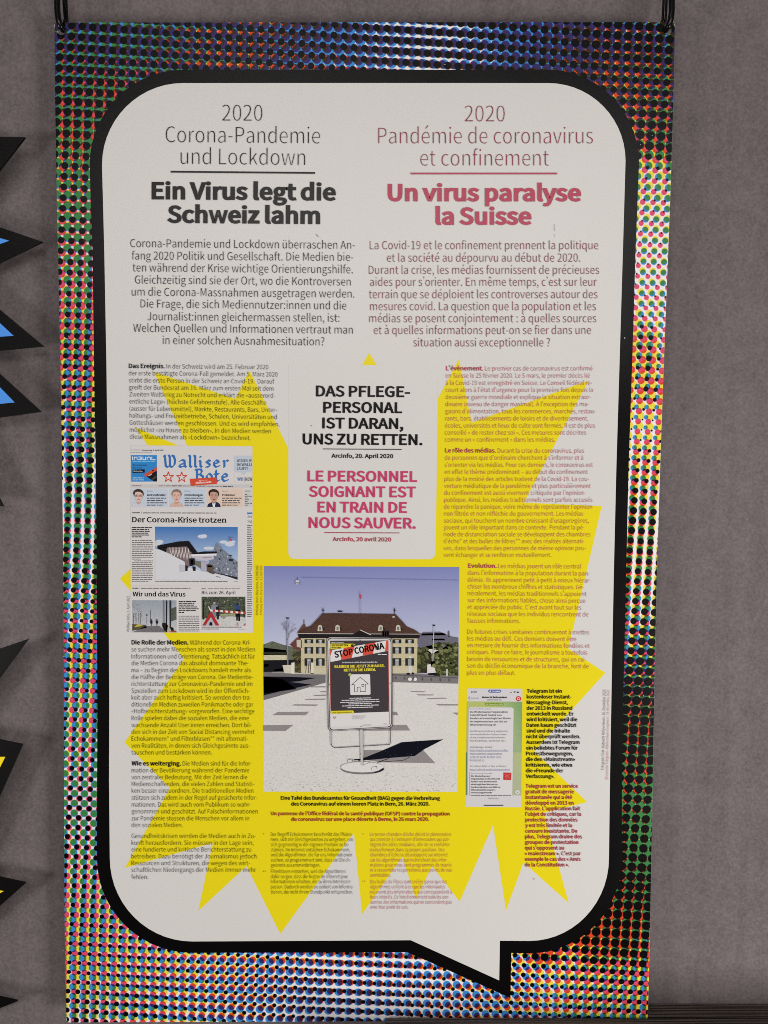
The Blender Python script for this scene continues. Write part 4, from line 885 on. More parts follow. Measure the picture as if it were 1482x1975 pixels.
# tiny scratches and specks of dust on the laminate
rng = random.Random(5)
b = PanelPart(z=.0013)
for x, y in [(612, 455), (1113, 380), (1205, 652), (1030, 1695), (601, 821)]: b.ell(x, y, 1.3, 1.0, (.25, .23, .22) if y != 652 else (.7, .68, .66), n=7)
b.line([(610, 451), (615, 457)], .8, (.3, .28, .27)); b.line([(1069.5, 433), (1070, 446)], .7, (.35, .33, .32)); b.line([(1070, 452), (1070.4, 458)], .7, (.35, .33, .32))
for _ in range(26):
    t = rng.random(); x = rng.choice([rng.uniform(115, 175), rng.uniform(1215, 1270), rng.uniform(150, 1250)]); y = rng.uniform(200, 1900) if not 180 < x < 1205 else rng.choice([rng.uniform(50, 130), rng.uniform(1845, 1960)])
    b.ell(x, y, rng.uniform(.5, 1.1), rng.uniform(.4, .9), (.6, .58, .55), n=6)
b.build('dust', kind='stuff')

# ------------------------------------------------------------------ printed newspaper page
def C(r, g, b, k=1.0): return col(r, g, b, k)
PAPER = C(210, 206, 205)
GR = C(120, 116, 116)
def holder(name, crop, draw, label, z=.0006):
    b = PanelPart(crop, z=z); draw(b); return b.build(name, label=label)
class Sub(Print):
    """a sub-part: printed area inside one of the panel's pictures"""
    def done(self, name, parent, label=None, kind=None):
        return Print.build(self, name, parent, label, kind)
NC = (240, 855, 5.7)                                       # crop used for the upper part of the page
ND = (240, 980, 5.7)
NE = (240, 1100, 5.7)
page = holder('newspaper_clipping', (0, 0, 1), lambda b: b.poly([(251.8, 858.8), (487.2, 860.7), (488.2, 1220.3), (252.8, 1220.0)], PAPER), 'newspaper front page printed at the left of the panel')
rng = random.Random(11)
s = Sub(NC); s.lv = 1                                      # masthead
BLU = C(52, 108, 178)
def letter(strokes, x, y, kx, ky, w=25, c=BLU):
    for st in strokes: s.nib([(x + a * kx, y - b_ * ky) for a, b_ in st], w, math.radians(36), 7, c)
L_ = {
 'W': [[(2, 96), (10, 86), (14, 40), (16, 14), (30, 4), (44, 12)], [(36, 100), (44, 88), (46, 40), (44, 14), (62, 4), (78, 24), (82, 60), (72, 92), (60, 98)], [(2, 96), (14, 98)]],
 'a': [[(10, 52), (24, 62), (40, 56), (42, 14), (50, 5)], [(40, 34), (14, 26), (8, 14), (18, 4), (40, 14)]],
 'l': [[(4, 98), (12, 90), (12, 14), (22, 4)]],
 'i': [[(4, 56), (12, 50), (12, 14), (22, 4)], [(10, 88), (14, 84)]],
 's': [[(34, 52), (20, 60), (8, 48), (32, 24), (26, 8), (8, 6)]],
 'e': [[(10, 32), (36, 40), (32, 54), (20, 60), (8, 44), (8, 20), (20, 4), (40, 14)]],
 'r': [[(4, 56), (12, 50), (12, 5)], [(12, 44), (28, 60), (38, 52)]],
 'B': [[(6, 92), (16, 86), (16, 8)], [(4, 90), (44, 92), (52, 76), (40, 56), (16, 52)], [(38, 54), (60, 40), (58, 16), (38, 4), (8, 8)]],
 'o': [[(22, 60), (8, 44), (8, 18), (22, 4), (38, 16), (40, 42), (26, 60), (20, 60)]],
 't': [[(16, 84), (16, 14), (28, 4), (38, 12)], [(4, 58), (34, 58)]],
}
for ch, x, kx in (('W', 432, 1.55), ('a', 592, 1.75), ('l', 706, 1.5), ('l', 762, 1.5), ('i', 820, 1.5), ('s', 888, 1.7), ('e', 974, 1.8), ('r', 1082, 1.6)): letter(L_[ch], x, 268, kx, 1.38)
for ch, x, kx in (('B', 776, 1.5), ('o', 892, 1.8), ('t', 984, 1.6), ('e', 1064, 1.9)): letter(L_[ch], x, 424, kx, 1.5)
s.lv = 5
s.poly([(722, 392), (1012, 374), (1022, 446), (732, 466)], C(205, 74, 50))
s.lv = 6
s.text("Stellenmarkt", 785, 960, 446, 434, cap=22, w='bold', c=(.8, .75, .72)); s.words(820, 918, 408, 6, C(232, 180, 165), rng, -.06)
s.lv = 1
def star(cx, cy, r, c, w):
    P = [(cx + (r if i % 2 == 0 else r * .40) * math.sin(math.pi * i / 5), cy - (r if i % 2 == 0 else r * .40) * math.cos(math.pi * i / 5)) for i in range(10)]
    s.line(P, w, c, closed=True)
star(486, 372, 58, C(196, 66, 44), 10); star(632, 373, 58, C(196, 66, 44), 10)
s.done('masthead', page, 'blue blackletter masthead Walliser Bote with two red stars')
s = Sub(NC); s.lv = 1                                      # blue advertisement
s.poly([(72, 130), (358, 130), (362, 420), (78, 422)], C(50, 130, 196))
s.lv = 2
WH = C(225, 228, 232)
for st in ([(92, 148), (92, 180)], [(110, 180), (110, 152), (142, 152), (142, 180)], [(158, 180), (186, 180), (190, 166), (186, 150), (158, 150)], [(172, 165), (190, 165)], [(206, 150), (206, 180), (236, 180), (236, 150)], [(252, 182), (252, 156), (270, 150), (288, 156), (288, 182)], [(304, 150), (304, 180), (342, 180)]): s.line(st, 8, WH)
s.words(92, 345, 200, 10, C(120, 190, 225), rng)
s.text("Wir entwickeln", 92, 250, 247, cap=15, w='bold', c=(.02, .03, .06)); s.text("Ihre neue", 92, 196, 277, cap=15, w='bold', c=(.02, .03, .06))
s.poly([(92, 290), (226, 286), (226, 322), (92, 326)], C(15, 18, 25)); s.lv = 3
s.text("Webseite.", 102, 206, 314, cap=15, w='regular', c=WH)
s.lv = 2
s.poly([(214, 345), (358, 262), (360, 420), (330, 420)], C(25, 22, 22)); s.lv = 3
s.poly([(214, 345), (358, 262), (359, 300), (246, 366)], C(200, 78, 50)); s.poly([(306, 298), (320, 290), (328, 300), (312, 308)], WH); s.poly([(262, 352), (300, 330), (306, 340), (270, 362)], C(215, 205, 200)); s.poly([(300, 392), (352, 352), (354, 372), (318, 404)], C(70, 66, 66))
s.lv = 2
s.words(92, 215, 380, 9, C(165, 200, 225), rng); s.words(92, 222, 402, 9, C(165, 200, 225), rng)
s.done('advertisement', page, 'blue advertisement INDUAL with a red and black device')
s = Sub(NC); s.lv = 1                                      # right strip, info line and teasers
s.rect(1208, 136, 1404, 318, C(186, 194, 206)); s.poly([(1275, 318), (1345, 318), (1310, 352)], C(186, 194, 206)); s.lv = 2
for t, y, x1 in (("WISSEN, W", 204, 1402), ("IM WALLI", 248, 1402), ("LÄUFT!", 292, 1356)): s.text(t, 1238, x1, y, cap=28, w='semi', c=C(50, 50, 56), serif=True)
s.text("WB", 1240, 1310, 410, cap=34, w='bold', c=BLU, serif=True); s.text("|NEW", 1322, 1408, 412, cap=36, w='semi', c=C(50, 50, 56), serif=True)
s.lv = 1
s.line([(1208, 320), (1208, 436), (1404, 436)], 2, C(178, 176, 180))
s.rect(72, 452, 1406, 488, C(196, 192, 192)); s.lv = 2
s.text("www.1815.ch", 88, 186, 470, cap=10, w='bold', c=C(40, 40, 40))
s.words(382, 520, 468, 8, GR, rng); s.words(522, 636, 468, 9, C(50, 50, 50), rng); s.words(644, 790, 469, 8, GR, rng); s.words(795, 905, 470, 9, C(50, 50, 50), rng); s.words(915, 1080, 472, 8, GR, rng); s.words(1085, 1196, 473, 9, C(50, 50, 50), rng); s.words(1382, 1406, 478, 8, C(60, 60, 60), rng)
s.words(72, 180, 74, 8, C(170, 166, 166), rng); s.text("Donnerstag, 9. April 2020", 195, 432, 83, cap=14, w='bold', c=C(30, 30, 30)); s.words(72, 312, 100, 8, C(165, 160, 160), rng)
s.done('page_details', page)
def portrait(name, x, hair, skin, top_, face, glasses=False, bgc=(190, 200, 213), short=False, label=None):
    p = Sub(NC); p.lv = 1
    p.rect(x, 498, x + 398, 702, C(*bgc), .0); p.lv = 3
    cx = x + 80
    p.poly([(x + 6, 700), (x + 16, 668), (x + 52, 648), (x + 66, 640), (x + 98, 640), (x + 128, 652), (x + 148, 672), (x + 156, 700)], C(*top_), .15); p.lv = 4
    p.poly([(cx - 18, 622), (cx + 20, 622), (cx + 24, 658), (cx, 674), (cx - 22, 658)], C(*[int(v * .88) for v in skin])); p.lv = 5
    p.ell(cx + 2, 556, 56, 52, C(*hair), .2, 18); p.sub += 1
    if not short: p.ell(cx - 2, 548, 58, 46, C(*hair), .2, 14)
    p.lv = 6
    p.poly([(cx - 42, 560), (cx - 36, 540), (cx - 10, 532), (cx + 22, 536), (cx + 44, 552), (cx + 46, 590), (cx + 34, 622), (cx + 12, 644), (cx - 8, 644), (cx - 30, 624), (cx - 42, 592)], C(*skin), .05); p.lv = 7
    dk = C(50, 38, 34)
    for e in (-19, 23):
        p.ell(cx + e, 577, 7, 3.6, dk, n=8); p.line([(cx + e - 11, 566), (cx + e + 10, 565)], 3, C(*[int(v * .7) for v in hair]))
        if glasses: p.line([(cx + e - 14, 570), (cx + e + 14, 569), (cx + e + 13, 585), (cx + e - 13, 586)], 2.6, dk, closed=True)
    if glasses: p.line([(cx - 5, 572), (cx + 9, 572)], 2.4, dk)
    p.line([(cx + 2, 582), (cx + 5, 600), (cx - 3, 602)], 2.6, C(*[int(v * .78) for v in skin]))
    p.poly([(cx - 14, 613), (cx + 4, 611), (cx + 22, 612), (cx + 6, 622), (cx - 4, 622)], C(188, 92, 84) if short or glasses else C(120, 60, 50))
    return p
def teaser(p, x, kicker, t, x1, lines, seed):
    r = random.Random(seed); p.lv = 2
    p.text(kicker, x, x + 62, 534, cap=15, w='light', c=C(110, 112, 120)); p.text(t, x, x1, 580, cap=24, w='black', c=C(22, 22, 24))
    for i, e in enumerate(lines):
        y = 603 + 25.5 * i
        if i < 3: p.words(x, e, y, 10, C(70, 72, 78), r, hi=6)
        else: p.words(x, e - 70, y, 10, C(70, 72, 78), r, hi=6); p.rect(e - 58, y - 9, e - 55, y + 9, C(30, 30, 30)); p.text("Seite 3", e - 48, e + 5, y + 6, cap=13, w='bold', c=C(25, 25, 25))
p = portrait('t', 78, (62, 48, 42), (214, 182, 168), (196, 198, 206), 0, glasses=True)
teaser(p, 250, "Wallis", "Weit verbreitet", 456, (462, 424, 470, 424), 1); p.done('portrait_teaser', page, 'portrait of a person with glasses beside the words Weit verbreitet')
p = portrait('t', 494, (134, 112, 98), (216, 176, 160), (205, 172, 160), 0, short=True)
teaser(p, 664, "Wallis", "Entdeckungen", 862, (868, 866, 880, 815), 2); p.done('portrait_teaser', page, 'portrait of a short haired person beside the word Entdeckungen')
p = portrait('t', 906, (50, 40, 38), (190, 150, 132), (36, 44, 66), 0, bgc=(216, 194, 178))
p.lv = 8; p.poly([(968, 652), (986, 664), (1004, 652), (998, 700), (976, 700)], C(220, 220, 224))
teaser(p, 1076, "Sport", "Probleme?", 1220, (1290, 1268, 1274, 1250), 3); p.done('portrait_teaser', page, 'portrait of a dark haired person in a suit beside the word Probleme?')
s = Sub(NC); s.lv = 1; s.rect(1316, 506, 1406, 702, C(200, 196, 196)); s.lv = 2
s.text("INHALT", 1332, 1388, 530, cap=9, w='bold', c=C(30, 30, 30))
for i in range(7): s.words(1326, (1352, 1404, 1358, 1374, 1356, 1405, 1366)[i], 562 + i * 19.5, 8, C(90, 88, 88), rng)
s.done('contents_box', page)
s = Sub(ND); s.lv = 1                                      # main story
s.text("Zermatt", 80, 174, 56, cap=15, w='black', c=C(25, 25, 25), serif=True); s.rect(188, 38, 190.5, 62, C(40, 40, 40)); s.words(204, 1020, 52, 11, C(120, 116, 116), rng, .003, hi=8)
s.text("Der Corona-Krise trotzen", 82, 1124, 155, 161, cap=60, w='bold', c=C(18, 17, 17), serif=True)
s.done('headline', page, 'serif headline Der Corona-Krise trotzen')
s = Sub(ND); s.lv = 1
for i, e in enumerate((304, 274, 284, 268, 274, 192)): s.words(82, e, 214 + i * 20.4, 10.5, C(28, 27, 27), rng, gap=5, hi=6)
for i in range(23):
    e = (312, 316)[i % 2] if i not in (10, 22) else (180 if i == 10 else 266)
    s.words(84 + (24 if i == 11 else 0), e, 357 + i * 20.3, 8, C(92, 89, 89), rng, gap=4.5, hi=6)
s.words(342, 1136, 804, 8, C(88, 86, 86), rng, .002, gap=4); s.words(1204, 1248, 808, 6, C(150, 148, 148), rng)
s.line([(80, 852), (1300, 858)], 1.6, C(172, 168, 168))
s.lv = 2
s.rect(1352, 48, 1408, 66, C(60, 120, 186)); s.text("Zer", 1356, 1406, 108, cap=26, w='book', c=C(60, 58, 58), serif=True); s.text("Sig", 1356, 1404, 156, cap=26, w='book', c=C(60, 58, 58), serif=True)
for i in range(50): s.words(1352, 1406, 190 + i * 20.4, 8, C(80, 78, 78), rng, gap=4)
s.done('columns_of_text', page, kind=None)
def mix(a, b_, t): return tuple(a[i] * (1 - t) + b_[i] * t for i in range(3))
def quad_grad(p, P, top_, bot, g=0.0, n=6):
    (x0, y0), (x1, y1), (x2, y2), (x3, y3) = P
    for i in range(n):
        t, u = i / n, (i + 1) / n
        q = lambda a, b_, s_: (a[0] + (b_[0] - a[0]) * s_, a[1] + (b_[1] - a[1]) * s_)
        A_, B_, C_, D_ = q(P[0], P[3], t), q(P[1], P[2], t), q(P[1], P[2], u), q(P[0], P[3], u)
        p.add([A_, B_, C_, D_], [(0, 1, 2), (0, 2, 3)], np.array([mix(top_, bot, t)] * 2 + [mix(top_, bot, u)] * 2), g)
s = Sub(ND); s.lv = 1                                      # mountain station photograph
quad_grad(s, [(338, 204), (1248, 208), (1248, 784), (342, 784)], C(62, 112, 176), C(196, 212, 228), .05)
s.lv = 2
r = random.Random(3)
for cx, cy, rx, ry in ((858, 312, 52, 22), (880, 305, 30, 18), (372, 372, 46, 26), (350, 400, 30, 30), (1160, 395, 56, 28), (1090, 372, 46, 18), (1190, 370, 34, 16), (930, 440, 60, 18)): s.sub += 1; s.ell(cx if cx - rx > 340 else 340 + rx, cy, rx, ry, C(198, 204, 214), .1, 12)
s.lv = 3
s.poly([(940, 560), (985, 450), (1004, 392), (1020, 380), (1048, 392), (1080, 446), (1140, 500), (1196, 548), (1247, 590), (1248, 784), (1180, 770), (1000, 712), (900, 700)], C(122, 128, 142), .5)
s.lv = 4
for _ in range(46):
    x, y = r.uniform(960, 1235), r.uniform(430, 740)
    if y < 430 + abs(x - 1030) * .75: continue
    s.sub += 1; a = r.uniform(6, 22); s.poly([(x, y), (x + a, y + a * .7), (x + a * .5, y + a * 1.5), (x - a * .3, y + a)], C(*r.choice([(66, 70, 82), (168, 172, 182), (90, 94, 106), (190, 194, 200)])), .3)
s.lv = 5
s.poly([(342, 444), (420, 468), (520, 510), (640, 566), (672, 600), (668, 640), (860, 690), (1000, 716), (1120, 744), (1246, 786), (342, 786)], C(208, 208, 212), .0)
s.lv = 6
s.poly([(460, 440), (500, 425), (735, 420), (770, 486), (720, 520), (716, 640), (672, 690), (668, 590), (470, 486)], C(120, 104, 104), .3); s.lv = 7
for a_ in range(7): x = 500 + a_ * 34; s.line([(x, 436), (x + 22, 520 + a_ * 8), (x + 40, 436)], 7, C(206, 196, 196))
s.lv = 8
s.poly([(364, 412), (600, 366), (712, 360), (806, 486), (742, 494), (690, 420), (480, 432), (370, 448)], C(26, 24, 28)); s.poly([(364, 440), (470, 430), (460, 486)], C(30, 28, 32))
s.poly([(720, 500), (880, 476), (1018, 476), (1024, 496), (860, 502), (740, 508)], C(24, 22, 26)); s.lv = 9
s.poly([(734, 508), (1022, 498), (1012, 520), (740, 526)], C(222, 220, 224)); s.poly([(740, 526), (986, 520), (986, 560), (900, 580), (760, 556)], C(190, 184, 194)); s.line([(874, 540), (960, 538)], 5, C(60, 56, 60)); s.poly([(846, 582), (908, 588), (908, 696), (848, 694)], C(172, 168, 186)); s.lv = 10
s.poly([(716, 552), (776, 548), (780, 626), (720, 640)], C(38, 36, 42)); s.poly([(734, 570), (756, 568), (758, 612), (738, 616)], C(150, 146, 150)); s.poly([(780, 576), (846, 588), (848, 668), (784, 626)], C(112, 110, 92), .4)
s.poly([(676, 632), (700, 632), (698, 690), (676, 690)], C(34, 32, 36)); s.poly([(750, 640), (786, 642), (786, 690), (760, 690)], C(34, 32, 36)); s.poly([(610, 622), (668, 628), (670, 694), (614, 700)], C(186, 188, 196))
s.poly([(906, 616), (976, 622), (980, 690), (910, 690)], C(96, 84, 70), .4); s.poly([(916, 626), (966, 630), (966, 650), (918, 648)], C(216, 206, 190)); s.poly([(916, 690), (1010, 700), (985, 726), (940, 712)], C(84, 78, 72), .4)
s.poly([(1146, 516), (1186, 514), (1184, 524), (1148, 524)], C(50, 52, 60)); s.poly([(1152, 560), (1200, 560), (1196, 584), (1156, 582)], C(40, 42, 50)); s.line([(1170, 520), (1174, 560)], 3, C(40, 42, 50))
s.poly([(1150, 340), (1176, 338), (1190, 362), (1160, 352)], C(190, 60, 56)); s.line([(1156, 310), (1166, 340)], 3, C(110, 70, 80)); s.line([(1140, 330), (1200, 318)], 2.4, C(90, 90, 110))
s.poly([(1000, 716), (1060, 720), (1246, 760), (1246, 786), (1120, 744)], C(36, 34, 40)); s.line([(1012, 748), (1056, 762)], 5, C(60, 60, 66))
s.done('mountain_photograph', page, 'colour photograph of a dark roofed station in snow before a rocky peak and a red helicopter')
s = Sub(NE); s.lv = 1                                      # lower stories
s.text("Wallis", 88, 158, 204, cap=14, w='black', c=C(25, 25, 25), serif=True); s.rect(170, 184, 172.5, 208, C(40, 40, 40)); s.words(186, 728, 198, 10, C(120, 116, 116), rng, hi=8)
s.text("Wir und das Virus", 88, 674, 285, 288, cap=50, w='bold', c=C(18, 17, 17), serif=True)
s.text("Bern", 850, 896, 207, cap=12, w='black', c=C(25, 25, 25), serif=True); s.rect(908, 190, 910.5, 212, C(40, 40, 40)); s.words(922, 1276, 202, 8, C(130, 126, 126), rng, hi=8)
s.text("Bis zum 26. April", 850, 1226, 262, cap=36, w='semi', c=C(18, 17, 17), serif=True)
s.done('headline', page, 'serif headlines Wir und das Virus and Bis zum 26. April')
s = Sub(NE); s.lv = 1
for i, e in enumerate((790, 772, 766, 802, 818, 802, 658)): s.words(598, e, 342 + i * 20.2, 10.5, C(28, 27, 27), rng, gap=5, hi=6)
for i in range(9): s.words(598, 826, 504 + i * 20.3, 8, C(92, 89, 89), rng, gap=4.5, hi=6)
s.words(850, 1290, 624, 9, C(70, 68, 68), rng, gap=4); s.words(850, 1042, 645, 8, C(80, 78, 78), rng, gap=4); s.words(1256, 1332, 647, 6, C(150, 148, 148), rng)
s.done('columns_of_text', page)
s = Sub(NE); s.lv = 1
quad_grad(s, [(86, 328), (574, 330), (576, 682), (88, 680)], C(148, 156, 166), C(190, 190, 192), .15); s.lv = 2
s.poly([(240, 612), (390, 612), (470, 682), (90, 680)], C(112, 108, 112), .3); s.poly([(88, 590), (240, 600), (250, 630), (150, 652), (88, 664)], C(84, 78, 62), .5); s.lv = 3
r = random.Random(8)
for _ in range(90):
    x, y = r.uniform(88, 200), r.uniform(340, 560)
    if x > 88 + 130 * math.sin(min(1, (y - 330) / 150) * 1.6): continue
    s.sub += 1; a = r.uniform(3, 9); s.poly([(x, y), (x + a, y + a * .4), (x + a * .3, y + a)], C(*r.choice([(52, 46, 40), (92, 76, 60), (120, 100, 80)])))
for x in (100, 128, 160, 176): s.line([(x, 470), (x + 2, 590)], 4, C(70, 56, 46))
s.poly([(110, 620), (150, 594), (206, 600), (190, 612), (130, 622)], C(190, 176, 60)); s.line([(288, 434), (290, 560)], 4, C(50, 50, 56)); s.ell(248, 492, 12, 10, C(86, 96, 120), n=10)
s.line([(248, 500), (248, 600)], 3, C(110, 110, 116)); s.line([(430, 330), (428, 580)], 7, C(90, 94, 104)); s.line([(446, 330), (444, 580)], 3, C(90, 94, 104)); s.lv = 4
s.poly([(460, 330), (474, 330), (470, 660), (458, 650)], C(24, 26, 34)); s.poly([(498, 330), (518, 330), (514, 640), (500, 640)], C(40, 44, 52)); s.poly([(518, 420), (574, 400), (575, 540), (518, 560)], C(86, 90, 80), .6)
s.poly([(416, 580), (452, 576), (482, 606), (470, 682), (440, 660), (420, 620)], C(34, 28, 26)); s.poly([(472, 606), (498, 604), (500, 680), (474, 676)], C(176, 168, 150)); s.poly([(512, 622), (540, 630), (546, 664), (512, 660)], C(20, 20, 22)); s.poly([(520, 660), (574, 664), (575, 682), (500, 680)], C(150, 80, 50), .4)
for x in (298, 360):                                       # two walkers seen from behind
    s.sub += 1; s.ell(x, 540, 6, 8, C(28, 26, 28), n=8); s.poly([(x - 13, 550), (x + 13, 550), (x + 14, 582), (x + 5, 586), (x + 3, 612), (x - 2, 612), (x - 4, 586), (x - 12, 580)], C(34, 32, 36))
s.done('street_photograph', page, 'greyish photograph of two people walking away on an empty street')
s = Sub(NE); s.lv = 1
quad_grad(s, [(850, 290), (1332, 290), (1334, 608), (852, 608)], C(72, 78, 66), C(84, 90, 70), .9); s.lv = 2
for _ in range(120):
    x, y = r.uniform(856, 1320), r.uniform(294, 490); s.sub += 1; a = r.uniform(5, 20); s.poly([(x, y), (x + a, y + a * .3), (x + a * .5, y + a)], C(*r.choice([(38, 42, 40), (60, 66, 56), (104, 110, 84), (150, 148, 130), (74, 80, 66)])), .5)
s.lv = 3
s.poly([(852, 540), (1000, 500), (1334, 512), (1334, 608), (852, 608)], C(196, 194, 192), .15); s.poly([(1050, 480), (1220, 470), (1222, 505), (1060, 508)], C(150, 150, 118), .5); s.line([(870, 330), (874, 540)], 10, C(28, 28, 30)); s.line([(1318, 400), (1320, 515)], 14, C(60, 58, 56)); s.lv = 4
s.ell(992, 358, 14, 13, C(166, 160, 158), n=10); s.poly([(962, 382), (992, 368), (1014, 382), (1032, 352), (1040, 356), (1022, 404), (1012, 450), (1012, 520), (960, 520), (950, 420)], C(126, 130, 142)); s.poly([(1010, 400), (1044, 396), (1046, 470), (1040, 540), (1018, 540), (1012, 470)], C(36, 36, 44)); s.ell(1034, 378, 9, 10, C(96, 70, 60), n=8)
s.ell(1246, 370, 12, 13, C(40, 44, 60), n=10); s.poly([(1192, 360), (1198, 376), (1226, 402), (1230, 430), (1270, 432), (1276, 400), (1262, 384), (1232, 384), (1204, 364)], C(52, 72, 120)); s.poly([(1230, 430), (1272, 432), (1276, 556), (1254, 556), (1252, 470), (1248, 554), (1232, 552)], C(20, 20, 24)); s.lv = 5
for i in range(14):
    x0, x1_ = 945 + i * 28, 945 + (i + 1) * 28; ya = lambda x: 428 + (x - 945) * .075
    s.poly([(x0, ya(x0)), (x1_, ya(x1_)), (x1_, ya(x1_) + 22), (x0, ya(x0) + 22)], C(186, 62, 50) if i % 2 else C(222, 218, 214))
s.poly([(922, 392), (934, 396), (948, 428), (938, 436)], C(222, 200, 196)); s.lv = 6
s.poly([(946, 458), (962, 458), (1046, 606), (1008, 606), (954, 512), (892, 606), (860, 606)], C(170, 46, 48), holes=()); s.poly([(954, 520), (1004, 606), (900, 606)], C(176, 178, 186)); s.lv = 7; s.poly([(936, 606), (938, 576), (954, 562), (968, 576), (972, 606)], C(20, 20, 26)); s.poly([(1236, 606), (1242, 570), (1250, 570), (1256, 606)], C(214, 120, 90)); s.poly([(1312, 606), (1332, 580), (1332, 606)], C(160, 46, 50))
for x, y in ((1076, 520), (1098, 516), (1112, 522), (1094, 530)): s.ell(x, y, 8, 4, C(120, 96, 70), n=7)
s.done('barrier_photograph', page, 'colour photograph of people behind red and white tape and a red warning triangle')

# ------------------------------------------------------------------ square photograph of the poster stand
PC = (490, 1080, 3.615)
pic = holder('square_photograph', PC, lambda b: quad_grad(b, [(70, 43), (1433, 49), (1428, 870), (68, 870)], C(124, 130, 180), C(208, 211, 224), .03, 12), 'colour photograph of a poster stand on an empty square before a large old house')
s = Sub(PC); s.lv = 1                                      # square and road
s.poly([(67, 790), (1427, 800), (1420, 1617), (65, 1615)], C(209, 206, 202), .12)
s.lv = 2
s.poly([(67, 770), (500, 776), (500, 855), (68, 978)], C(112, 108, 110), .1); s.poly([(960, 780), (1427, 806), (1425, 862), (960, 852)], C(122, 117, 118), .1)
s.lv = 3
s.poly([(67, 812), (250, 814), (436, 822), (310, 846), (68, 862)], C(14, 14, 24)); s.poly([(67, 862), (250, 850), (404, 868), (200, 912), (68, 944)], C(18, 18, 30)); s.poly([(67, 812), (200, 830), (300, 900), (68, 930)], C(10, 10, 20))
s.lv = 4
for P in ([(384, 882), (500, 880), (500, 888), (400, 888)], [(458, 916), (505, 914), (505, 922), (470, 922)], [(408, 942), (505, 938), (505, 948), (430, 948)], [(352, 970), (500, 966), (496, 974), (372, 976)], [(284, 1006), (450, 1008), (436, 1017), (262, 1014)],
          [(166, 1060), (384, 1058), (362, 1082), (128, 1082)], [(66, 1152), (276, 1150), (220, 1192), (66, 1190)], [(1090, 914), (1200, 916), (1180, 922), (1100, 920)], [(1134, 936), (1256, 938), (1246, 944), (1150, 944)], [(1200, 964), (1330, 960), (1350, 966), (1230, 970)],
          [(1268, 1004), (1424, 1006), (1424, 1014), (1290, 1014)], [(1386, 1064), (1423, 1064), (1422, 1078), (1410, 1078)], [(970, 1058), (998, 1060), (1006, 1082), (970, 1082)], [(680, 1186), (960, 1150), (1066, 1150), (1090, 1188), (760, 1190)], [(770, 1325), (1180, 1325), (1265, 1416), (880, 1410), (765, 1390)]):
    s.poly(P, C(140, 134, 134), .12)
s.lv = 5
s.poly([(752, 1392), (764, 1380), (900, 1326), (1030, 1270), (1322, 1250), (1190, 1318), (1122, 1366), (940, 1380), (850, 1390), (762, 1396)], C(16, 17, 28)); s.line([(700, 1392), (760, 1388)], 8, C(24, 24, 32)); s.line([(860, 1410), (940, 1384)], 5, C(40, 40, 52)); s.line([(860, 1410), (1040, 1396), (1090, 1372)], 4, C(60, 58, 66))
r = random.Random(21)
for _ in range(420):
    y = 1300 + 312 * r.random() ** .6; x = r.uniform(70, 1412); a = 1.2 + 3.2 * (y - 1280) / 330
    if 600 < x < 910 and 1370 < y < 1505: continue
    s.sub += 1; s.poly([(x, y), (x + a * 1.6, y + a * .2), (x + a, y + a * .8), (x - a * .2, y + a * .6)], C(*r.choice([(168, 164, 160), (140, 136, 133), (182, 178, 174)])))
s.done('paved_square', pic, 'pale square with darker slabs and long shadows')
s = Sub(PC); s.lv = 6                                      # buildings and greenery left and right
s.poly([(68, 590), (130, 566), (200, 590), (330, 620), (340, 700), (68, 700)], C(98, 102, 86), .6); s.poly([(68, 610), (226, 628), (226, 652), (68, 646)], C(150, 146, 132), .3)
s.lv = 7
s.poly([(68, 656), (228, 660), (230, 700), (68, 704)], C(196, 190, 160), .3); s.poly([(68, 640), (236, 640), (236, 662), (68, 662)], C(46, 50, 38), .4); s.poly([(68, 698), (290, 696), (300, 776), (68, 780)], C(26, 26, 30)); s.poly([(68, 726), (104, 724), (104, 740), (68, 748)], C(190, 188, 190)); s.poly([(150, 760), (300, 740), (300, 790), (120, 788)], C(146, 142, 142), .2)
s.poly([(1140, 560), (1180, 502), (1300, 500), (1360, 530), (1425, 540), (1425, 620), (1150, 620)], C(106, 104, 118), .25); s.poly([(1160, 512), (1330, 508), (1350, 524), (1160, 526)], C(120, 104, 108), .3); s.poly([(1240, 548), (1330, 548), (1332, 560), (1244, 560)], C(206, 206, 212)); s.poly([(1352, 500), (1362, 490), (1366, 534), (1354, 534)], C(90, 88, 96)); s.poly([(1198, 600), (1240, 592), (1286, 612), (1288, 650), (1210, 650)], C(205, 202, 200), .1)
s.lv = 8
s.lv = 7; s.poly([(1130, 640), (1180, 612), (1230, 640), (1260, 700), (1270, 790), (1040, 782), (1050, 690), (1100, 650)], C(50, 46, 38), .5); s.poly([(1232, 690), (1262, 640), (1310, 620), (1350, 590), (1426, 580), (1426, 806), (1236, 800)], C(60, 68, 36), .6); s.poly([(280, 780), (276, 660), (310, 636), (360, 660), (420, 650), (470, 690), (440, 720), (380, 730), (360, 782)], C(58, 50, 42), .5); s.lv = 8
def blobs(x0, x1, y0, y1, n, cols, a0=8, a1=26, rnd=r):
    for _ in range(n):
        x, y = rnd.uniform(x0, x1), rnd.uniform(y0, y1); a = rnd.uniform(a0, a1); t = rnd.uniform(0, 6); s.sub += 1
        s.poly([(min(x1 + 6, max(x0 - 6, x + a * math.cos(t + q * 1.256) * rnd.uniform(.5, 1))), y + a * .8 * math.sin(t + q * 1.256) * rnd.uniform(.5, 1)) for q in range(5)], C(*rnd.choice(cols)), .5)
blobs(276, 350, 632, 780, 70, [(66, 62, 44), (84, 80, 50), (44, 40, 34), (100, 96, 58)], 8, 22)
blobs(346, 470, 650, 720, 60, [(62, 40, 46), (44, 28, 36), (86, 58, 64)], 8, 24)
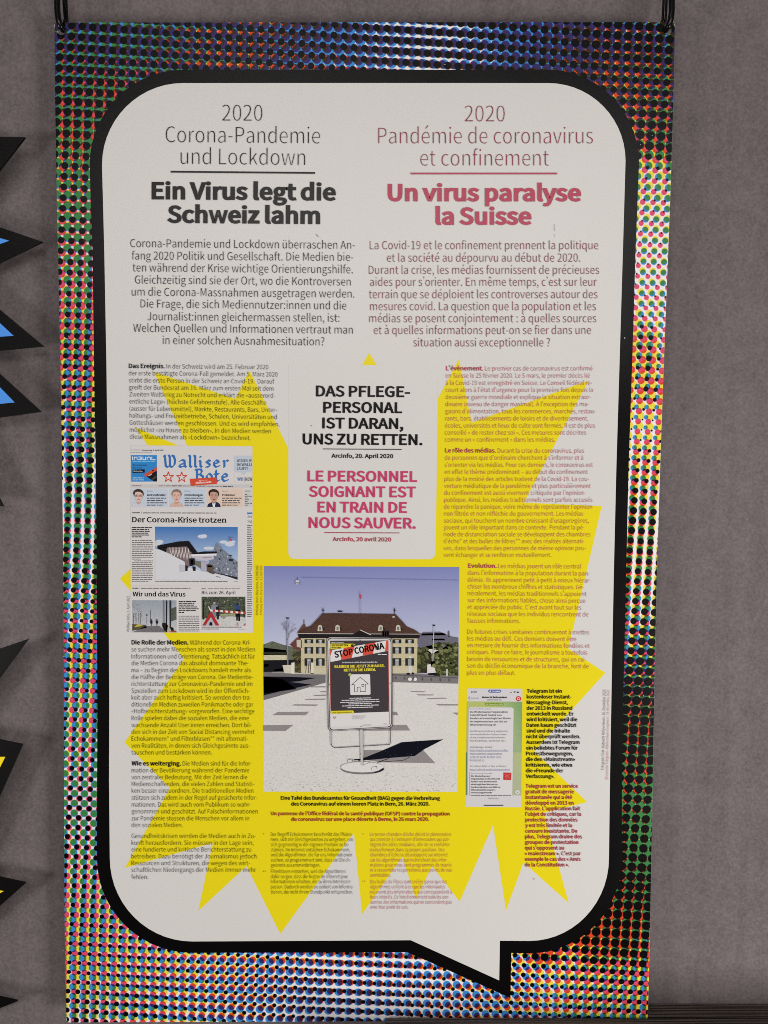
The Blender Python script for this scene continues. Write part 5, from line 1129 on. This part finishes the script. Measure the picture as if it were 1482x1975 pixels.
blobs(1046, 1130, 640, 772, 70, [(70, 42, 50), (50, 32, 38), (90, 64, 66)], 8, 24)
blobs(1134, 1216, 610, 776, 80, [(74, 78, 46), (54, 58, 38), (98, 104, 60)], 8, 22)
blobs(1240, 1420, 580, 800, 190, [(58, 64, 38), (44, 48, 30), (98, 102, 62), (124, 126, 84), (76, 80, 48)], 8, 26)
s.lv = 11
for x in (362, 380, 392): s.line([(x + 6, 700), (x, 790)], 4, C(44, 34, 34))
s.poly([(200, 732), (262, 730), (262, 790), (214, 788)], C(204, 198, 182)); s.poly([(262, 716), (284, 712), (284, 792), (262, 792)], C(216, 212, 196)); s.poly([(398, 714), (418, 714), (418, 792), (398, 792)], C(214, 208, 190)); s.poly([(284, 784), (520, 790), (520, 798), (284, 794)], C(190, 184, 168))
s.poly([(1082, 672), (1098, 670), (1100, 706), (1084, 708)], C(216, 214, 214)); s.poly([(1078, 708), (1100, 706), (1100, 790), (1078, 790)], C(206, 202, 198)); s.poly([(1208, 728), (1232, 724), (1236, 744), (1262, 752), (1268, 784), (1208, 790)], C(212, 208, 206)); s.ell(1088, 830, 14, 12, C(222, 220, 218), n=10); s.ell(1124, 830, 14, 12, C(222, 220, 218), n=10); s.ell(1108, 790, 10, 8, C(30, 30, 34), n=8); s.ell(1076, 792, 14, 8, C(34, 34, 38), n=8); s.poly([(1214, 788), (1272, 784), (1274, 800), (1218, 802)], C(26, 26, 30)); s.line([(1346, 762), (1346, 806)], 9, C(214, 212, 208))
s.line([(972, 800), (1424, 822)], 3, C(92, 88, 90)); [s.line([(x, 812 + (x - 980) * .04), (x, 830 + (x - 980) * .04)], 4, C(70, 66, 68)) for x in range(990, 1424, 62)]
s.line([(236, 404), (238, 730)], 6, C(150, 148, 156)); s.poly([(224, 400), (246, 400), (246, 408), (226, 408)], C(40, 40, 60)); s.line([(1255, 456), (1248, 700)], 6, C(176, 176, 184)); s.poly([(1246, 450), (1264, 450), (1262, 460), (1248, 460)], C(40, 42, 70))
tr = random.Random(4)
def branch(x, y, a, L, w, n):
    if n == 0: return
    x2, y2 = x + L * math.cos(a), y - L * math.sin(a); s.line([(x, y), (x2, y2)], w, C(112, 108, 128) if n < 3 else C(96, 90, 104))
    for _ in range(3): branch(x2, y2, a + tr.uniform(-.75, .75), L * tr.uniform(.55, .82), w * .62, n - 1)
branch(232, 640, 1.6, 74, 4, 5)
s.done('street_scene', pic, 'bare tree, lamp posts, hedges and walls on both sides of the house', 'stuff')
s = Sub(PC); s.lv = 9                                      # the house behind
s.poly([(252, 590), (300, 542), (330, 528), (350, 612), (330, 632), (290, 622)], C(106, 62, 54), .3); s.poly([(306, 500), (340, 452), (352, 440), (366, 470), (350, 520), (310, 524)], C(96, 68, 58), .3); s.line([(350, 416), (350, 452)], 5, C(40, 40, 60))
s.poly([(328, 540), (520, 540), (1140, 540), (1138, 776), (330, 776)], C(194, 183, 150), .25)
s.poly([(298, 556), (334, 556), (334, 612), (300, 604)], C(190, 184, 170)); s.lv = 10
s.poly([(330, 748), (1138, 748), (1136, 790), (332, 790)], C(196, 188, 160), .1); s.line([(336, 700), (1130, 704)], 4, C(168, 154, 122)); s.line([(336, 610), (1130, 610)], 3, C(180, 166, 128))
s.lv = 11
for y0_, y1_ in ((552, 580), (606, 652), (684, 736)):
    for x in (384, 464, 542, 998, 1086):
        s.sub += 1; w_ = 30; s.poly([(x - w_, y0_), (x + w_, y0_), (x + w_, y1_), (x - w_, y1_)], C(40, 44, 42)); s.sub += 1
        s.poly([(x - 12, y0_ + 4), (x + 12, y0_ + 4), (x + 12, y1_), (x - 12, y1_)], C(150, 150, 152), .2); s.sub += 1; s.line([(x, y0_ + 4), (x, y1_)], 3, C(205, 203, 200)); s.sub += 1; s.line([(x - 12, (y0_ * 2 + y1_) / 3), (x + 12, (y0_ * 2 + y1_) / 3)], 2.5, C(205, 203, 200))
s.lv = 12
s.poly([(304, 506), (1162, 512), (1150, 546), (316, 544)], C(34, 30, 32)); s.line([(306, 512), (1160, 516)], 4, C(196, 190, 180)); s.lv = 13
s.poly([(304, 508), (318, 494), (352, 476), (398, 456), (430, 424), (477, 372), (560, 370), (988, 376), (1030, 420), (1068, 462), (1120, 484), (1164, 514)], C(80, 57, 50), .5); s.lv = 14
s.poly([(690, 520), (742, 486), (820, 522)], C(32, 28, 28)); s.line([(740, 486), (814, 520)], 5, C(206, 200, 192)); s.line([(742, 486), (696, 514)], 3, C(60, 54, 52))
for x in (462, 584, 884, 1006):
    s.poly([(x - 18, 494), (x - 14, 458), (x, 450), (x + 14, 458), (x + 18, 494)], C(196, 188, 168)); s.sub += 1; s.poly([(x - 7, 488), (x - 7, 464), (x + 7, 464), (x + 7, 488)], C(110, 118, 122)); s.poly([(x + 18, 494), (x + 14, 462), (x + 36, 482)], C(52, 34, 30))
for x in (483, 982): s.line([(x, 334), (x, 374)], 5, C(42, 44, 66)); s.ell(x, 350, 6, 7, C(36, 38, 58), n=8)
s.poly([(586, 352), (618, 352), (618, 362), (586, 362)], C(44, 40, 50)); s.line([(740, 218), (740, 374)], 2.6, C(70, 66, 100)); s.poly([(741, 236), (749, 246), (747, 272), (741, 268)], C(180, 70, 90))
s.poly([(892, 490), (944, 490), (944, 532), (892, 532)], C(44, 38, 38)); [s.poly([(x, 496), (x + 9, 496), (x + 9, 530), (x, 530)], C(*c)) for x, c in ((898, (196, 190, 184)), (914, (186, 110, 88)), (930, (190, 130, 104)))]
s.line([(330, 120), (1424, 140)], 1.6, C(92, 94, 150)); s.line([(304, 118), (304, 140)], 3, C(40, 42, 56)); s.poly([(288, 160), (292, 144), (300, 138), (310, 138), (316, 146), (320, 160), (304, 172)], C(196, 196, 206)); s.poly([(288, 156), (320, 156), (318, 162), (290, 162)], C(40, 40, 50)); s.ell(974, 396, 10, 6, C(190, 180, 170), n=8)
s.done('old_house', pic, 'cream house with shutters and a big brown hipped roof')
s = Sub((610, 1200, 6.583)); s.lv = 15                     # the poster stand
s.ell(588, 1858, 272, 68, C(116, 112, 112), n=28); s.lv = 16; s.ell(586, 1836, 270, 66, C(214, 211, 208), .05, n=28); s.poly([(858, 1840), (862, 1868), (800, 1900), (700, 1920), (790, 1880)], C(34, 34, 44))
s.lv = 17
s.line([(400, 1770), (404, 1740), (460, 1730), (464, 1760)], 6, C(70, 68, 70)); s.line([(704, 1864), (710, 1834), (770, 1826), (774, 1858)], 6, C(90, 86, 86)); s.line([(470, 1762), (700, 1768), (590, 1812)], 5, C(120, 116, 116)); s.ell(546, 1746, 13, 8, C(28, 28, 34), n=8)
s.line([(190, 1372), (192, 1540), (210, 1576), (244, 1590), (930, 1548), (944, 1520), (942, 1330)], 9, C(84, 80, 82))
s.lv = 18; s.poly([(558, 1350), (598, 1350), (600, 1806), (568, 1812)], C(190, 187, 186)); s.line([(596, 1352), (598, 1806)], 6, C(84, 80, 82)); s.ell(566, 1666, 6, 6, C(80, 78, 78), n=8)
s.lv = 19
def rr(x0, y0, x1, y1, q, n=4, tl=0):
    P = []
    for cx, cy, a0 in ((x1 - q, y0 + q, 90), (x0 + q, y0 + q, 180), (x0 + q, y1 - q, 270), (x1 - q, y1 - q, 0)):
        P += [(cx + q * math.cos(math.radians(a0 - 0 + k_ * 90 / n)), cy - q * math.sin(math.radians(a0 + k_ * 90 / n))) for k_ in range(n + 1)]
    return P[::1]
def frame_poly(i):
    return [(176 + i, 182 + i), (930 - i, 190 + i), (958 - i, 200 + i), (968 - i, 232 + i), (974 - i, 1296 - i), (960 - i, 1330 - i), (930 - i, 1340 - i), (196 + i, 1378 - i), (168 + i, 1368 - i), (158 + i, 1336 - i), (132 + i, 226 + i), (142 + i, 196 + i)]
s.poly(frame_poly(0), C(28, 27, 30)); s.lv = 20; s.poly(frame_poly(5), C(186, 182, 182)); s.lv = 21; s.poly(frame_poly(13), C(44, 42, 44)); s.lv = 22; s.poly(frame_poly(21), C(206, 203, 202)); s.lv = 23
s.poly([(180, 212), (912, 226), (942, 1290), (186, 1322)], C(196, 193, 192)); s.lv = 24
s.poly([(178, 232), (914, 224), (926, 1300), (190, 1322)], C(214, 211, 210)); s.poly([(908, 228), (918, 228), (934, 1290), (926, 1290)], C(206, 96, 78)); s.poly([(172, 330), (182, 330), (190, 1100), (184, 1100)], C(206, 96, 78)); s.lv = 25
s.poly([(180, 232), (914, 226), (922, 1130), (190, 1156)], C(66, 60, 64)); s.lv = 26
s.poly([(180, 352), (908, 226), (916, 358), (184, 500)], C(218, 215, 214)); s.lv = 27
for P in ([(180, 352), (208, 346), (184, 420)], [(352, 322), (492, 300), (452, 448), (314, 476)], [(622, 276), (756, 252), (722, 396), (590, 420)], [(890, 230), (914, 226), (918, 352), (876, 366)]): s.poly(P, C(208, 78, 62))
s.poly([(184, 266), (470, 268), (496, 276), (478, 304), (350, 324), (184, 340)], C(220, 204, 50)); s.lv = 28
s.text("Neues Coronavirus", 198, 352, 260, 262, cap=14, w='bold', c=WH); s.text("SO SCHÜTZEN", 196, 408, 298, 300, cap=24, w='black', c=C(26, 24, 26)); s.text("WIR UNS.", 196, 330, 328, 329, cap=22, w='black', c=C(26, 24, 26)); s.ell(464, 292, 24, 18, C(40, 44, 36), n=10); s.line([(470, 290), (486, 286)], 6, C(120, 150, 60))
s.text("STOP CORONA", 240, 872, 450, 330, cap=84, w='black', c=C(16, 15, 17))
s.words(784, 900, 402, 9, WH, r, .03)
s.text("Der Bundesrat und die Schweiz brauchen Sie.", 330, 780, 514, 508, cap=17, w='bold', c=WH)
s.text("BLEIBEN SIE JETZT ZUHAUSE.", 236, 870, 575, 562, cap=34, w='black', c=C(224, 208, 60)); s.text("RETTEN SIE LEBEN.", 354, 760, 620, 612, cap=34, w='black', c=C(224, 208, 60))
s.poly([(430, 664), (440, 656), (676, 654), (686, 664), (692, 904), (680, 914), (446, 918), (436, 908)], C(214, 212, 212)); s.lv = 29
s.line([(454, 786), (562, 692), (664, 778), (630, 780), (632, 872), (562, 874), (560, 818), (524, 820), (524, 876), (490, 878), (486, 786)], 6, C(26, 24, 26), closed=True); s.line([(582, 784), (608, 783), (608, 808), (583, 809)], 6, C(26, 24, 26), closed=True)
s.ell(430, 660, 21, 21, C(150, 172, 84), n=12); s.lv = 30; s.line([(420, 660), (428, 668), (440, 652)], 4, WH)
s.text("Ausser in folgenden Ausnahmen:", 424, 700, 966, 958, cap=14, w='black', c=WH)
for (a, b_), y in zip(((326, 795), (305, 812), (412, 712), (330, 795), (400, 722)), (985, 1012, 1030, 1056, 1078)): s.words(a, b_, y, 11, C(206, 204, 206), r, -.03, gap=5, hi=6)
s.poly([(186, 1118), (466, 1112), (480, 1122), (482, 1140), (470, 1150), (190, 1158)], C(216, 200, 50)); s.lv = 31; s.text("www.bag-coronavirus.ch", 208, 456, 1150, 1142, cap=17, w='bold', c=C(50, 46, 30)); s.line([(224, 1190), (224, 1204), (236, 1216), (248, 1204), (248, 1190)], 5, C(170, 40, 40))
for i in range(4): s.words(458, 640 - i * 14, 1182 + i * 13, 3.5, C(168, 166, 168), r)
s.line([(590, 1300), (700, 1296)], 4, C(96, 92, 92)); s.line([(860, 1286), (905, 1284)], 4, C(96, 92, 92)); [s.ell(x, y, 6, 6, C(60, 58, 60), n=8) for x, y in ((560, 224), (940, 770), (172, 786), (572, 1316), (186, 1340))]
s.done('poster_stand', pic, 'framed poster STOP CORONA on a stand with a round foot')

# ------------------------------------------------------------------ chat screenshot
ph = holder('chat_screenshot', K_, lambda b: b.poly([(98, 132), (106, 128), (584, 132), (592, 140), (580, 1184), (574, 1190), (90, 1186), (88, 1180)], C(205, 202, 203)), 'phone screenshot of a chat printed on the yellow burst')
s = Sub(K_); s.lv = 1
quad_grad(s, [(97, 244), (590, 248), (582, 1084), (89, 1082)], C(176, 184, 108), C(170, 176, 146), .06, 8); s.lv = 2
s.add([(360, 246), (590, 248), (586, 700), (500, 700)], [(0, 1, 2), (0, 2, 3)], np.array([C(168, 184, 118), C(120, 156, 104), C(150, 170, 130), C(150, 170, 130)]), .08)
s.poly([(89, 700), (100, 700), (96, 1082), (88, 1082)], C(98, 122, 94)); s.lv = 3
s.poly([(112, 310), (124, 296), (500, 298), (514, 312), (502, 1083), (104, 1082)], C(210, 207, 208)); s.done('chat_background', ph, 'green chat background with one pale message bubble')
s = Sub(K_); s.lv = 4
DK, LB = C(40, 38, 40), C(112, 116, 150)
s.text("11:50", 134, 184, 166, cap=14, w='semi', c=DK); s.poly([(286, 152), (296, 140), (394, 140), (404, 152), (394, 165), (296, 165)], C(56, 78, 156)); s.lv = 5; s.poly([(294, 152), (308, 143), (308, 161)], WH); s.text("TELEGRAM", 316, 394, 159, cap=12, w='black', c=WH); s.lv = 4
s.ell(491, 164, 6, 4, DK, n=6); s.poly([(512, 156), (534, 156), (523, 168)], DK); s.poly([(542, 157), (562, 157), (562, 167), (542, 167)], DK)
s.line([(122, 202), (112, 214), (122, 226)], 4, C(92, 100, 150)); s.text("Zurück", 134, 203, 223, cap=16, w='light', c=LB); s.text("Notrecht Referendum", 232, 454, 215, cap=16, w='black', c=DK); s.words(278, 406, 231, 9, C(160, 156, 160), r)
s.ell(558, 220, 24, 23, C(196, 62, 52), n=18); s.lv = 5; s.line([(566, 206), (550, 210), (548, 228), (566, 230), (566, 218)], 5, C(226, 200, 196)); s.lv = 4
s.poly([(256, 268), (266, 257), (418, 257), (430, 268), (420, 280), (266, 280)], C(116, 142, 54)); s.lv = 5; s.text("16. Dezember 2020", 268, 420, 275, cap=12, w='bold', c=C(205, 214, 160))
s.lv = 4; s.done('status_bar', ph, 'status bar and title line Notrecht Referendum')
s = Sub(K_); s.lv = 5
s.text("Notrecht Referendum", 124, 314, 316, cap=12, w='light', c=C(120, 124, 160))
for t, x1, y in (("Die Westschweizer Organisation", 460, 345), ("Collectif Santé fordert vom", 407, 373), ("Bundesrat in eindringlichen Worten", 490, 402), ("ein Impfmoratorium und lädt zur", 459, 431), ("Mitunterzeichnung ein", 357, 460)): s.text(t, 124, x1, y, cap=15, w='semi', c=DK)
for t, x1, y in (("Zur Mitunterzeichnung aufgerufen", 464, 516), ("sind medizinische Fachpersonen", 448, 545), ("(Ärzte, Komplementärmediziner,", 440, 573), ("Krankenpfleger, Apotheker etc.)", 441, 602), ("Vollständiger Artikel:", 326, 659), ("Der offene Brief ist hier zu finden:", 452, 829)): s.text(t.replace('Ä', 'A'), 124, x1, y, cap=14, w='book', c=C(70, 67, 70))
for t, x1, y in (("https://verfassungsfreunde.ch/Die-", 466, 686), ("Westschweizer-Organisation-", 414, 716), ("Collectif-Santé-fordert-vom-", 406, 745), ("Bundesrat-in", 250, 773), ("http://collectif-santé.ch/moratorium/", 480, 858)): s.text(t, 122, x1, y, cap=13, w='book', c=C(88, 92, 142)); s.rect(122, y + 3, x1, y + 5, C(120, 122, 160))
s.rect(121, 874, 125, 1083, C(84, 84, 104)); s.text("Verfassungsfreunde", 134, 322, 892, cap=12, w='light', c=C(100, 104, 150))
for i, (t, x1) in enumerate((("Die Westschweizer", 308), ("Organisation Collectif Santé", 394), ("fordert vom Bundesrat in", 366), ("eindringlichen Worten ein", 370), ("Impfmoratorium und lädt zur", 398), ("Mitunterzeichnung ein |", 350), ("Verfassungsfreunde", 320))): s.text(t, 134, x1, 917 + i * 24.6, cap=13, w='bold', c=DK)
s.words(134, 490, 1082, 6, C(84, 80, 84), r)
s.poly([(422, 878), (494, 880), (492, 946), (421, 944)], C(188, 58, 56)); s.lv = 6; s.line([(436, 892), (480, 930)], 4, C(214, 120, 110)); s.line([(478, 894), (440, 916), (456, 936)], 4, C(214, 120, 110)); s.lv = 5
s.ell(548, 1053, 22, 21, C(206, 206, 196), n=16); s.lv = 6; s.line([(540, 1050), (548, 1058), (556, 1050)], 3, C(96, 96, 90)); s.lv = 5
s.text("Beitreten", 292, 378, 1116, cap=13, w='book', c=C(110, 112, 150)); s.rect(248, 1168, 422, 1175, C(34, 34, 38))
s.done('message_text', ph, 'message text in dark and bluish small type')
